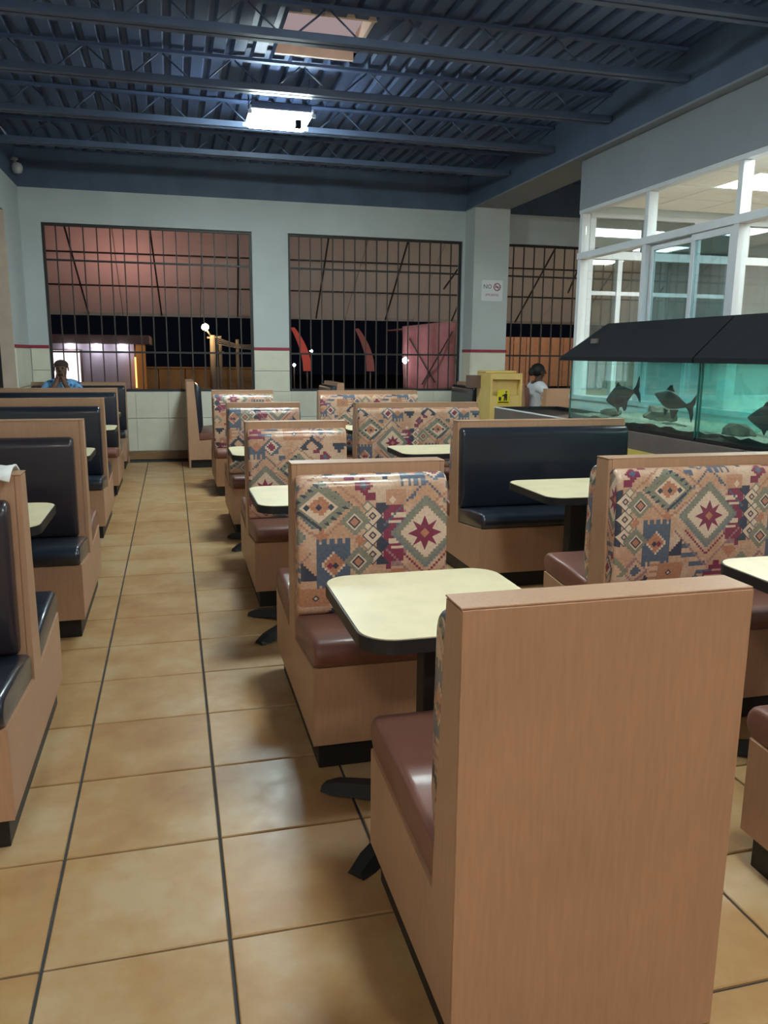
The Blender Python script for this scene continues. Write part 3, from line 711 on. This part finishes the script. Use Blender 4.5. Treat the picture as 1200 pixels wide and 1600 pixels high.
# ------------------------------------------------------------------ fish tanks on their counter
CX0, CX1, CZ = 3.60, 4.40, .905
ct = empty('tank_counter', (CX0, 8.72, 0)); tag(ct, 'long grey brown counter under the fish tanks with a black top at its far end', 'counter')
for k in range(4): box('side_panel', (0, -1.42 * (k + 1) + .003, .10), (.03, -1.42 * k - .003, CZ), 'stand', ct, .003)
for k in range(4): box('lower_stripe', (-.012, -1.42 * (k + 1) + .003, .66), (-.0005, -1.42 * k - .003, .76), 'yellow', ct, .002)
box('body', (.031, -5.68, .10), (CX1 - CX0, 0, CZ - .03), 'stand', ct); box('toe_kick', (.05, -5.6, 0), (CX1 - CX0 - .02, -.05, .0995), 'kick', ct)
box('tray_floor', (.031, -1.75, CZ - .0295), (CX1 - CX0 - .03, -.03, CZ - .025), 'blackpl', ct)
box('rim', (-.004, -1.75, CZ + .0005), (.03, 0, CZ + .012), 'alu', ct, .003); box('rim', (CX1 - CX0 - .03, -1.75, CZ - .0295), (CX1 - CX0, -.0305, CZ + .012), 'blackpl', ct); box('rim', (.031, -.03, CZ - .0295), (CX1 - CX0, 0, CZ + .012), 'blackpl', ct)
def tank(label, ya, yb):
    tz0, tz1 = CZ + .006, 1.475; x0, x1 = CX0 + .02, CX1 - .04
    t = empty('fish_tank', (0, 0, 0)); tag(t, label, 'fish tank', 'fish tanks')
    t.location = ((x0 + x1) / 2, (ya + yb) / 2, tz0); o = t.location
    def b(n, a, c, m, bev=0): return box(n, [a[i] - o[i] for i in range(3)], [c[i] - o[i] for i in range(3)], m, t, bev)
    b('base_frame', (x0 - .005, ya, tz0), (x1 + .005, yb, tz0 + .022), 'blackpl')
    b('front_pane', (x0, ya, tz0 + .0225), (x0 + .008, yb, tz1), 'tank'); b('back_pane', (x1 - .008, ya, tz0 + .0225), (x1, yb, tz1), 'tankback')
    b('end_pane', (x0 + .009, ya, tz0 + .0225), (x1 - .009, ya + .008, tz1), 'tank'); b('end_pane', (x0 + .009, yb - .008, tz0 + .0225), (x1 - .009, yb, tz1), 'tank')
    for yy in (ya + .006, yb - .006): b('corner_seal', (x0 - .001, yy - .006, tz0 + .0225), (x0 + .010, yy + .006, tz1), 'tankedge')
    b('water_surface', (x0 + .009, ya + .009, 1.432), (x1 - .009, yb - .009, 1.435), 'water')
    # gravel bed, uneven
    nx, ny = 10, 26; vs, fs = [], []
    for i in range(nx + 1):
        for j in range(ny + 1):
            vs.append((x0 + .01 + (x1 - x0 - .02) * i / nx - o[0], ya + .01 + (yb - ya - .02) * j / ny - o[1], tz0 + .05 + random.uniform(0, .025) - o[2]))
    for i in range(nx):
        for j in range(ny): a = i * (ny + 1) + j; fs.append((a, a + 1, a + ny + 2, a + ny + 1))
    tag(mesh('gravel_bed', vs, fs, 'gravel', t, smooth=True), kind='stuff')
    # hood: sloped box lid with a ridge
    hz = tz1 - .015; xo = .075
    pr = [(x0 - xo, hz), (x1 + .02, hz), (x1 + .02, hz + .06), (x1 - .12, hz + .335), (x0 + .24, hz + .335), (x0 - xo, hz + .035)]
    e0 = ya - .002; e1 = yb + .002
    return t, pr, e0, e1, o
M_tank_lights = []
TK = ((5.005, 6.93, 'far fish tank with black sloping hood and two dark fish'), (3.05, 4.985, 'near fish tank with black hood cut by the right edge'))
for k, (ya, yb, lb) in enumerate(TK):
    t, pr, e0, e1, o = tank(lb, ya, yb)
    # hipped far end on the far tank
    hip = .30 if k == 0 else 0.0; ov = .10 if k == 0 else 0
    vs = []; zt = max(p[1] for p in pr)
    for (yy, hp) in ((e0, 0), (e1 + ov, hip)):
        for (xx, zz) in pr:
            f = (zz - pr[0][1]) / (zt - pr[0][1]); vs.append((xx - o[0], yy - (hp * f if hp else 0) - o[1], zz - o[2]))
    n = len(pr); fs = [tuple(range(n)), tuple(range(2 * n - 1, n - 1, -1))] + [(i, (i + 1) % n, n + (i + 1) % n, n + i) for i in range(n)]
    hd = mesh('hood', vs, fs, 'hood', t)
    if k == 0: box('hood_vent', (CX0 + .055 - o[0], 6.55 - o[1], 1.612 - o[2]), (CX0 + .075 - o[0], 6.66 - o[1], 1.655 - o[2]), 'stand', t, .003)
    # hood lamp tube inside, over the water
    l = bpy.data.lights.new('tank_light', 'AREA'); l.shape = 'RECTANGLE'; l.size = .12; l.size_y = yb - ya - .2; l.energy = TANK_W; l.color = (.86, 1, 1)
    lo = bpy.data.objects.new('tank_light', l); lo.location = (CX0 + .40, (ya + yb) / 2, 1.455); link(lo)
def fish(label, p, L_, ang, m='dark', h=.36, tilt=0):
    r = empty('fish', p, ang); r.rotation_euler.y = tilt
    mm = 'fish' if m == 'dark' else 'orangefish'
    tag(r, label, 'fish', 'fish in the tanks')
    st = [(0, .01), (.06, .25), (.16, .55), (.30, .92), (.42, 1), (.56, .82), (.70, .48), (.80, .24), (.84, .2)]
    vs, fs = [], []; nn = 10; H = L_ * h / 2
    for (q, k) in st:
        for i in range(nn): a = 2 * math.pi * i / nn; vs.append(((q - .45) * L_, math.cos(a) * k * H * .45, math.sin(a) * k * H * (.9 if math.sin(a) > 0 else 1.05)))
    for k in range(len(st) - 1):
        for i in range(nn): fs.append((k * nn + i, k * nn + (i + 1) % nn, (k + 1) * nn + (i + 1) % nn, (k + 1) * nn + i))
    fs += [tuple(range(nn)), tuple(len(vs) - 1 - i for i in range(nn))]
    mesh('body', vs, fs, mm, r, smooth=True)
    def fin(n_, pts): prism(n_, [(a * L_, b * L_) for a, b in pts], -.004, .004, mm, r, 'y')
    fin('tail_fin', [(.36, .02), (.46, .07), (.56, .20), (.545, .06), (.52, 0), (.55, -.09), (.54, -.20), (.45, -.07), (.36, -.02)])
    fin('dorsal_fin', [(-.16, .12), (-.08, .205), (-.03, .215), (-.02, .18), (.06, .13)])
    fin('anal_fin', [(.0, -.14), (.08, -.26), (.13, -.24), (.20, -.10)]); fin('pelvic_fin', [(-.16, -.15), (-.10, -.25), (-.05, -.16)])
    return r
A = math.pi / 2
fish('large dark fish with raised tail at the left of the far tank', (3.85, 6.42, 1.16), .56, -A, tilt=-.22)
fish('dark pointed fish swimming in the middle of the far tank', (3.88, 5.70, 1.16), .55, -A, h=.27, tilt=.16)
fish('dark fish over the rock in the near tank at the right edge', (3.95, 4.66, 1.10), .50, -A, h=.36, tilt=-.08)
fish('small orange fish by the seam of the near tank', (4.05, 4.82, 1.10), .17, -A, 'orange', .34)
fish('tiny orange fish near the white sill behind the near tank', (4.12, 4.60, 1.09), .10, A, 'orange', .5)
def rock(label, p, s, sd):
    rnd = random.Random(sd); bm = bmesh.new(); bmesh.ops.create_icosphere(bm, subdivisions=2, radius=1)
    for v in bm.verts:
        k = 1 + rnd.uniform(-.22, .22); v.co = Vector((v.co.x * s[0] * k, v.co.y * s[1] * k, v.co.z * s[2] * k))
    return tag(bmobj('tank_rock', bm, 'rock', None, p), label, 'rock', 'rocks in the tanks')
rock('mossy brown rock in the middle of the far fish tank', (4.02, 6.06, 1.0), (.10, .22, .09), 1)
rock('dark low rock at the far end of the far fish tank', (3.88, 6.62, .985), (.08, .13, .05), 4)
rock('dark pyramid rock in the near fish tank', (3.76, 4.74, .985), (.07, .15, .07), 2)
rock('flat dark stone beside the tank seam in the far tank', (3.80, 5.50, .965), (.06, .16, .03), 3)

# ------------------------------------------------------------------ bin, signs, small things
bn = empty('waste_bin_cabinet', (4.25, 10.15, 0)); tag(bn, 'yellow waste bin cabinet with a black and yellow sticker beside the pillar', 'bin')
bw, bd, bh = .225, .25, 1.27
for s in (-1, 1): box('side_panel', (s * bw, -bd, .0), (s * (bw - .03), bd, bh), 'binw', bn, .004)
box('front_panel', (-bw + .0305, -bd + .005, .0), (bw - .0305, -bd + .03, .98), 'binw', bn, .003); box('back_panel', (-bw + .0305, bd - .03, 0), (bw - .0305, bd, bh), 'binw', bn)
box('flap', (-bw + .0305, -bd + .07, .98), (bw - .0305, -bd + .09, 1.19), 'binw', bn, .003)
box('top_board', (-bw + .0305, -bd - .0, 1.19), (bw - .0305, bd - .031, bh), 'binw', bn, .004); box('tray_shelf', (-bw, -.05, bh + .0005), (bw, bd, bh + .03), 'binw', bn, .01)
box('side_box', (-bw - .16, .10, 1.07), (-bw - .0005, bd, 1.235), 'bin_dark', bn, .003)
sk_ = box('sticker', (-.125, -bd - .0, .87), (.045, -bd + .0045, 1.05), 'stick', bn)
def ink(n_, pts, m='ink'): return prism(n_, pts, -bd - .002, -bd + .001, m, sk_, 'y')
ink('pictogram_bin', [(-.105, .915), (-.072, .915), (-.068, .965), (-.108, .965)]); ink('pictogram_body', [(-.035, .915), (-.018, .915), (-.012, .96), (-.006, .915), (.012, .915), (.016, 1.005), (-.008, 1.012), (-.06, .985), (-.06, .972), (-.03, .975)])
ink('pictogram_head', [(.0 + .014 * math.cos(a * .785), 1.03 + .014 * math.sin(a * .785)) for a in range(8)]); ink('pictogram_line', [(-.115, .888), (.035, .888), (.035, .902), (-.115, .902)])

def text(body, size, loc, m, parent, th=.001):
    cu = bpy.data.curves.new('lettering', 'FONT'); cu.body = body; cu.size = size; cu.extrude = th; cu.align_x = 'CENTER'; cu.align_y = 'CENTER'
    tmp = bpy.data.objects.new('lettering', cu); COL.objects.link(tmp); dg = bpy.context.evaluated_depsgraph_get()
    me = bpy.data.meshes.new_from_object(tmp.evaluated_get(dg)); bpy.data.objects.remove(tmp)
    me.materials.clear(); me.materials.append(M[m]); o = bpy.data.objects.new('lettering', me); o.location = loc; o.rotation_euler = (R(90), 0, 0); return link(o, parent)
sg = empty('no_smoking_sign', (4.632, PYF - .004, 2.44)); tag(sg, 'small white no smoking sign on the grey pillar', 'sign')
sgb = prism('plate', [(a, b) for a, b in rrect(.335, .30, .02)], -.004, .003, 'sign', sg, 'y')
text('NO', .085, (-.075, -.006, .055), 'inkgrey', sg); text('SMOKING', .048, (.0, -.006, -.062), 'inkred', sg)
ring = [(.075 + .05 * math.cos(2 * math.pi * k / 20), -.006, .055 + .05 * math.sin(2 * math.pi * k / 20)) for k in range(21)]
tube('prohibition_ring', ring, .007, 'inkred', sg, 5); bar('prohibition_slash', (.042, -.006, .09), (.108, -.006, .02), .006, 'inkred', sg); box('cigarette_symbol', (.045, -.006, .047), (.105, -.0045, .061), 'inkgrey', sg)

sc = empty('security_camera', (XL + .02, 11.45, 3.74)); tag(sc, 'small white security camera high in the left corner', 'camera')
lathe('mount_base', [(.045, 0), (.045, .02), (.02, .03)], 'camwhite', sc, (.03, 0, .10), 14); bar('arm', (.03, 0, .11), (.06, -.02, .03), .014, 'camwhite', sc, 8)
lathe('camera_dome', [(.02, -.065), (.05, -.05), (.065, -.015), (.065, .015), (.05, .05), (.02, .065)], 'camwhite', sc, (.065, -.03, 0), 16)

# folded white cloth on the left bench top
vs, fs = [], []
for i in range(9):
    for j in range(7):
        x_, y_ = -.13 + .26 * i / 8, -.11 + .22 * j / 6; vs.append((x_, y_, .012 + .010 * math.sin(i * 1.3) * math.cos(j * 1.1) - max(0, abs(y_) - .055) * .5))
for i in range(8):
    for j in range(6): a = i * 7 + j; fs.append((a, a + 1, a + 8, a + 7))
cl = mesh('folded_cloth', vs, fs, 'cloth', None, (-.67, 2.975, 1.098), True); sm = cl.modifiers.new('thick', 'SOLIDIFY'); sm.thickness = .008
tag(cl, 'white folded cloth lying on the nearest left bench top', 'cloth')

# ------------------------------------------------------------------ people (seated)
def skin_mesh(name, verts, edges, m, parent, root=0, sub=2):
    me = bpy.data.meshes.new(name); me.from_pydata([v[0] for v in verts], edges, []); me.update()
    o = bpy.data.objects.new(name, me); link(o, parent)
    md = o.modifiers.new('skin', 'SKIN'); md.use_smooth_shade = True
    sv = me.skin_vertices[0].data if me.skin_vertices else None
    if sv is None:
        bm = bmesh.new(); bm.from_mesh(me); bm.verts.layers.skin.verify(); bm.to_mesh(me); bm.free(); sv = me.skin_vertices[0].data
    for k, v in enumerate(verts):
        r_ = v[1]; sv[k].radius = (r_, r_) if not isinstance(r_, tuple) else r_; sv[k].use_root = (k == root)
    ss = o.modifiers.new('sub', 'SUBSURF'); ss.levels = sub; ss.render_levels = sub
    me.materials.append(M[m]); return o
def person(label, loc, rz, skin, shirt, hairm, hair_long, hand):
    """seated facing local -y, seat height .49; hand: 'face' or 'table'"""
    p = empty('person', loc, rz); tag(p, label, 'person')
    V, E = [], []
    def v(co, r, par=None):
        V.append((co, r)); k = len(V) - 1
        if par is not None: E.append((par, k))
        return k
    pel = v((0, 0, .56), .13); bel = v((0, -.01, .72), .125, pel); chest = v((0, -.02, .92), .14, bel); ub = v((0, -.01, 1.03), .10, chest)
    nk = v((0, -.02, 1.10), .055, ub); jaw = v((0, -.05, 1.165), .062, nk); hd = v((0, -.045, 1.24), .083, jaw); tp = v((0, -.035, 1.315), .06, hd)
    hands = []
    for s in (-1, 1):
        sh = v((s * .175, -.01, 1.02), .065, ub)
        if hand == 'face':
            el = v((s * .21, -.30, .83), .045, sh); wr = v((s * .05, -.22, 1.05), .032, el); pa = v((s * .035, -.19, 1.11), .030, wr)
        else:
            el = v((s * .23, -.12, .80), .045, sh); wr = v((s * .15, -.34, .82), .032, el); pa = v((s * .12, -.41, .82), .030, wr)
        hands.append((s, pa))
        hp = v((s * .10, -.08, .56), .095, pel); kn = v((s * .12, -.46, .55), .07, hp); an = v((s * .12, -.46, .12), .045, kn); ft = v((s * .12, -.58, .05), .04, an)
    for s, pa in hands:
        c = V[pa][0]; up = (hand == 'face')
        for f in range(4):
            o_ = (f - 1.5) * .018; L_ = (.055, .065, .06, .048)[f]
            if up: a = v((c[0] + s * .004, c[1] + o_, c[2] + .05), .0085, pa); v((c[0] - s * .012, c[1] + o_ - .012, c[2] + .05 + L_ * .8), .0075, a)
            else: a = v((c[0] + o_, c[1] - .05, c[2] - .003), .0085, pa); v((c[0] + o_, c[1] - .05 - L_ * .7, c[2] - .02), .0075, a)
        if up: v((c[0] - s * .02, c[1] - .045, c[2] + .035), .010, pa)
        else: v((c[0] - s * .045, c[1] - .03, c[2] + .005), .010, pa)
    body = skin_mesh('body', V, E, skin, p)
    # face
    def blob(n_, co, s3, m_, seg=10):
        bm = bmesh.new(); bmesh.ops.create_uvsphere(bm, u_segments=seg, v_segments=seg // 2 + 2, radius=1)
        for q in bm.verts: q.co = Vector((q.co.x * s3[0], q.co.y * s3[1], q.co.z * s3[2]))
        return bmobj(n_, bm, m_, p, co, True)
    blob('nose', (0, -.134, 1.222), (.014, .02, .022), skin); blob('mouth', (0, -.118, 1.178), (.024, .008, .007), skin)
    for s in (-1, 1): blob('eye', (s * .03, -.119, 1.248), (.011, .008, .007), 'eye'); blob('ear', (s * .083, -.035, 1.235), (.010, .022, .032), skin)
    if hair_long:
        blob('hair', (0, -.012, 1.262), (.098, .105, .095), hairm, 16); blob('hair_bun', (0, .085, 1.235), (.05, .045, .06), hairm)
    else: blob('hair', (0, -.02, 1.285), (.088, .092, .065), hairm, 16)
    # shirt and trousers as slightly larger shells
    SV = [((0, 0, .56), .145), ((0, -.01, .72), .142), ((0, -.02, .92), .155), ((0, -.01, 1.04), .105)]; SE = [(0, 1), (1, 2), (2, 3)]
    for s in (-1, 1):
        k = len(SV); SV.append(((s * .185, -.01, 1.015), .078)); SE.append((3, k))
        e = (s * .205, -.20, .90) if hand == 'face' else (s * .222, -.09, .86)
        SV.append((e, .062)); SE.append((k, k + 1))
    skin_mesh('shirt', SV, SE, shirt, p)
    TV = [((0, .0, .55), .14)]; TE = []
    for s in (-1, 1):
        k = len(TV); TV += [((s * .105, -.09, .56), .105), ((s * .12, -.46, .55), .08), ((s * .12, -.46, .14), .06)]; TE += [(0, k), (k, k + 1), (k + 1, k + 2)]
    skin_mesh('trousers', TV, TE, 'trousers', p)
    return p
person('person in blue patterned shirt resting head on hands at the last left table', (-1.37, 11.13, .05), 0, 'skin1', 'shirtb', 'hairgrey', False, 'face')
person('person in white shirt with dark tied hair seated sideways behind the yellow bin', (5.06, 10.72, .04), math.pi / 2, 'skin2', 'shirtw', 'hair', True, 'table')

# ------------------------------------------------------------------ outside: awning, street
struct(box('ground', (-30, YB + .2, -.15), (40, 60, -.02), 'asphalt'))
aw = empty('awning', (0, YB + .2, 3.55)); tag(aw, 'long beige fabric awning outside the barred windows', 'awning')
def slope(t): return (t * 2.2, -.02 - 1.38 * t)
ax0, ax1 = -4.5, 10.5
k = 0; xw = 1.25; xx = ax0
while xx < ax1 - .01:
    a = slope(0); b = slope(1)
    prism('fabric_panel', [(a[0], a[1]), (b[0], b[1]), (b[0], b[1] - .06), (b[0] - .006, b[1] - .06), (b[0] - .006, b[1] - .012), (a[0], a[1] - .012)], xx + .004, xx + xw - .004, 'fabric', aw); xx += xw
for t in (.40, .70): a = slope(t); bar('frame_rail', (ax0, a[0] - .02, a[1] - .05), (ax1, a[0] - .02, a[1] - .04), .013, 'bar', aw, 6)
for xr in (-3.6, -1.4, -.25, 1.0, 2.35, 3.6, 4.85, 6.1, 7.4, 8.6): a = slope(.99); bar('rafter', (xr, .02, -.07), (xr + .12, a[0] - .03, a[1] - .05), .014, 'bar', aw, 6)
for xr in (5.1, 7.2): bar('brace', (xr - 1.0, .05, -1.05), (xr, 1.4, -.20), .014, 'bar', aw, 6)
# unseen point lights above the awning, put in to backlight its fabric
point('awning_pink_light', (-.6, 13.6, 3.65), 62, (1, .52, .54), .15)
point('street_lamp_above_awning', (3.0, 16.0, 6.0), 250, (.92, .95, 1), .2)
point('street_lamp_above_awning', (7.5, 15.0, 5.5), 150, (1, .95, .80), .2)
bd_ = empty('shop_building', (-1.75, 22, 0)); tag(bd_, 'low lit building across the street with three wall lamps and a brown cornice', 'building')
box('wall', (-3.2, 0, 0), (.82, 3, 1.70), 'bwall', bd_); box('cornice', (-3.3, -.20, 1.70), (1.22, 3.1, 1.93), 'corn', bd_, .02)
box('pillar', (.87, -.15, 0), (1.10, .1, 1.699), 'orange', bd_); box('lit_strip', (.83, -.16, .6), (.865, -.1, 1.38), 'w_orange', bd_)
sh = box('shop_window', (-2.6, -.03, .55), (-.50, -.001, 1.53), 'w_shop', bd_); box('window_frame', (-.50, -.04, .5), (-.44, -.001, 1.56), 'corn', bd_); box('window_frame', (-2.66, -.04, 1.532), (-.5005, -.001, 1.57), 'corn', bd_)
for lx in (-.70, -.08, .54):
    lathe('wall_lamp', [(.03, .05), (.10, .0), (.11, -.04), (.05, -.05)], 'w_lamp', bd_, (lx, -.14, 1.66), 12)
    point('wall_lamp_light', (-1.75 + lx, 21.72, 1.56), 1.0, (.72, .80, 1), .03)
up = empty('utility_pole', (1.16, 24, 0)); tag(up, 'tall concrete utility pole with a glowing street lamp and wires', 'pole')
lathe('pole', [(.10, 0), (.075, 2.0)], 'pole', up, (0, 0, 0), 12); bar('crossarm', (-.15, 0, 1.93), (.25, 0, 1.96), .035, 'pole', up)
bar('lamp_arm', (0, 0, 1.9), (-.2, -.1, 2.2), .025, 'pole', up, 6); lathe('lamp_globe', [(.02, -.10), (.085, -.05), (.10, .0), (.085, .05), (.02, .10)], 'w_street', up, (-.2, -.12, 2.22), 14)
for k in range(4): tube('wire', [(.1 + t * (1.2 + .1 * k), -.02, 1.95 - .06 * k - .22 * math.sin(t * 2.2) * (1 - .1 * k)) for t in [q / 8 for q in range(9)]], .012, 'wire', up, 5)
point('street_lamp_light', (.93, 23.6, 2.25), 20, (1, .70, .38), .12)
for k, (xx, hh, lb) in enumerate(((1.40, 1.75, 'thin concrete pole just right of the street lamp pole'), (1.90, 1.9, 'thin concrete pole by the right edge of the left window'))):
    pp = tag(empty('street_post', (xx, 24.5, 0)), lb, 'pole', 'street posts'); lathe('shaft', [(.06, 0), (.05, hh)], 'pole', pp, (0, 0, 0), 10); box('bracket', (-.10, -.06, hh - .25), (.10, .06, hh - .20), 'pole', pp)
lw = empty('street_wall', (.8, 26, 0)); tag(lw, 'low ochre street wall lit by the street lamp', 'wall')
for k in range(5): box('wall_panel', (-2.0 + k * .8, -.08, 0), (-2.0 + k * .8 + .78, .08, 1.02), 'lowwall', lw, .01)
box('coping', (-2.05, -.12, 1.021), (2.05, .12, 1.07), 'lowwall', lw)
def banner(label, x_, lean, m_='redb'):
    b_ = empty('curved_banner', (x_, 20, 0)); tag(b_, label, 'banner', 'curved banners')
    pts = [(lean * (1 - math.cos(t * 1.5)) - .30 * t * 0, 0, 2.1 * math.sin(min(1, t) * 1.45) ) for t in [k / 10 for k in range(11)]]
    pts = [(.20 - .36 * (t ** 2.0), 0, 1.08 + 1.05 * t) for t in [k / 10 for k in range(11)]]
    vs, fs = [], []
    for k, p_ in enumerate(pts):
        w_ = .10 * (1 - .5 * (k / 10) ** 3); vs += [(p_[0] - w_, -.02, p_[2]), (p_[0] + w_, -.02, p_[2]), (p_[0] + w_, .02, p_[2]), (p_[0] - w_, .02, p_[2])]
    for k in range(10):
        for i in range(4): fs.append((4 * k + i, 4 * k + (i + 1) % 4, 4 * k + 4 + (i + 1) % 4, 4 * k + 4 + i))
    fs += [(0, 1, 2, 3), (40, 43, 42, 41)]
    mesh('sail', vs, fs, m_, b_); bar('pole', (.21, .03, 0), (.2, .03, 1.3), .02, 'bar', b_, 6); lathe('foot', [(.2, 0), (.2, .04), (.05, .06)], 'bar', b_, (.21, .03, 0), 12)
banner('bright red curved banner at the left of the middle window', 3.05, .3); banner('dim red curved banner in the middle of the middle window', 4.66, .3, 'dimred')
point('yard_light', (3.3, 18.9, 1.5), 5, (1, .75, .6), .1)
tk = empty('tarp_stall', (6.45, 20, 0)); tag(tk, 'pink lit tarpaulin covered stall outside the middle window', 'stall')
bm = bmesh.new(); nx, nz = 14, 10; vs, fs = [], []
for i in range(nx + 1):
    for j in range(nz + 1):
        u_, v_ = i / nx, j / nz; vs.append((-.72 + 1.44 * u_ - .05 * v_ * (1 - u_), -.04 * math.sin(u_ * 17) - .03 * math.sin(v_ * 9), .6 + (1.60 + .18 * u_) * v_ - .12 * math.sin(u_ * 3.1) * (1 - v_)))
for i in range(nx):
    for j in range(nz): a = i * (nz + 1) + j; fs.append((a, a + 1, a + nz + 2, a + nz + 1))
tp_ = mesh('tarpaulin', vs, fs, 'tarp', tk, smooth=True); tp_.modifiers.new('s', 'SOLIDIFY').thickness = .02
box('roof_sheet', (-.72, .03, 2.12), (.74, 1.6, 2.16), 'tarp', tk)
for s in (-.68, .68):
    bar('stall_leg', (s, .06, 0), (s, .06, 2.15), .03, 'bar', tk, 6)
bar('strap', (-.6, -.10, 1.9), (.1, -.10, .8), .022, 'barframe', tk); bar('strap', (.55, -.10, 2.1), (-.25, -.10, .75), .022, 'barframe', tk)
yl = tag(empty('work_lamp', (5.66, 19.6, 0)), 'small glaring white work lamp left of the pink stall', 'lamp'); bar('stem', (0, 0, 0), (0, 0, 1.3), .02, 'bar', yl, 6); lathe('bulb', [(.02, -.08), (.07, -.04), (.08, 0), (.07, .04), (.02, .08)], 'w_white', yl, (0, 0, 1.36), 12)
point('work_lamp_light', (5.75, 19.3, 1.4), 7, (1, .72, .74), .08)
for (xx, zz, lb) in ((3.42, 1.57, 'tiny white light far behind the red banner'), (2.98, 1.22, 'tiny white light beneath the bright red banner')):
    q = tag(empty('distant_light', (xx, 20.4, 0)), lb, 'lamp', 'distant lights'); bar('stem', (0, 0, 0), (0, 0, zz - .04), .015, 'bar', q, 6); lathe('bulb', [(.01, -.04), (.045, 0), (.01, .04)], 'w_white', q, (0, 0, zz), 10)
fn = empty('plank_fence', (10.2, 20, 0)); tag(fn, 'tall orange plank fence outside the right window', 'fence')
pk = None
for k in range(15):
    x_ = -2.0 + k * .36
    pk = box('plank', (-.17, -.02, .70), (.17, .02, 1.98), 'fence', fn, .004) if pk is None else pk.copy()
    if k: COL.objects.link(pk); pk.parent = fn
    pk.location = (x_, random.uniform(-.01, .01), 0)
for z_ in (.85, 1.8): box('rail', (-2.2, .025, z_), (3.3, .06, z_ + .08), 'fence', fn)
for k in range(4): box('post', (-2.1 + k * 1.7, .065, 0), (-2.0 + k * 1.7, .15, 1.98), 'bar', fn)
point('fence_light', (9.4, 18.0, 2.4), 19, (1, .72, .48), .15)
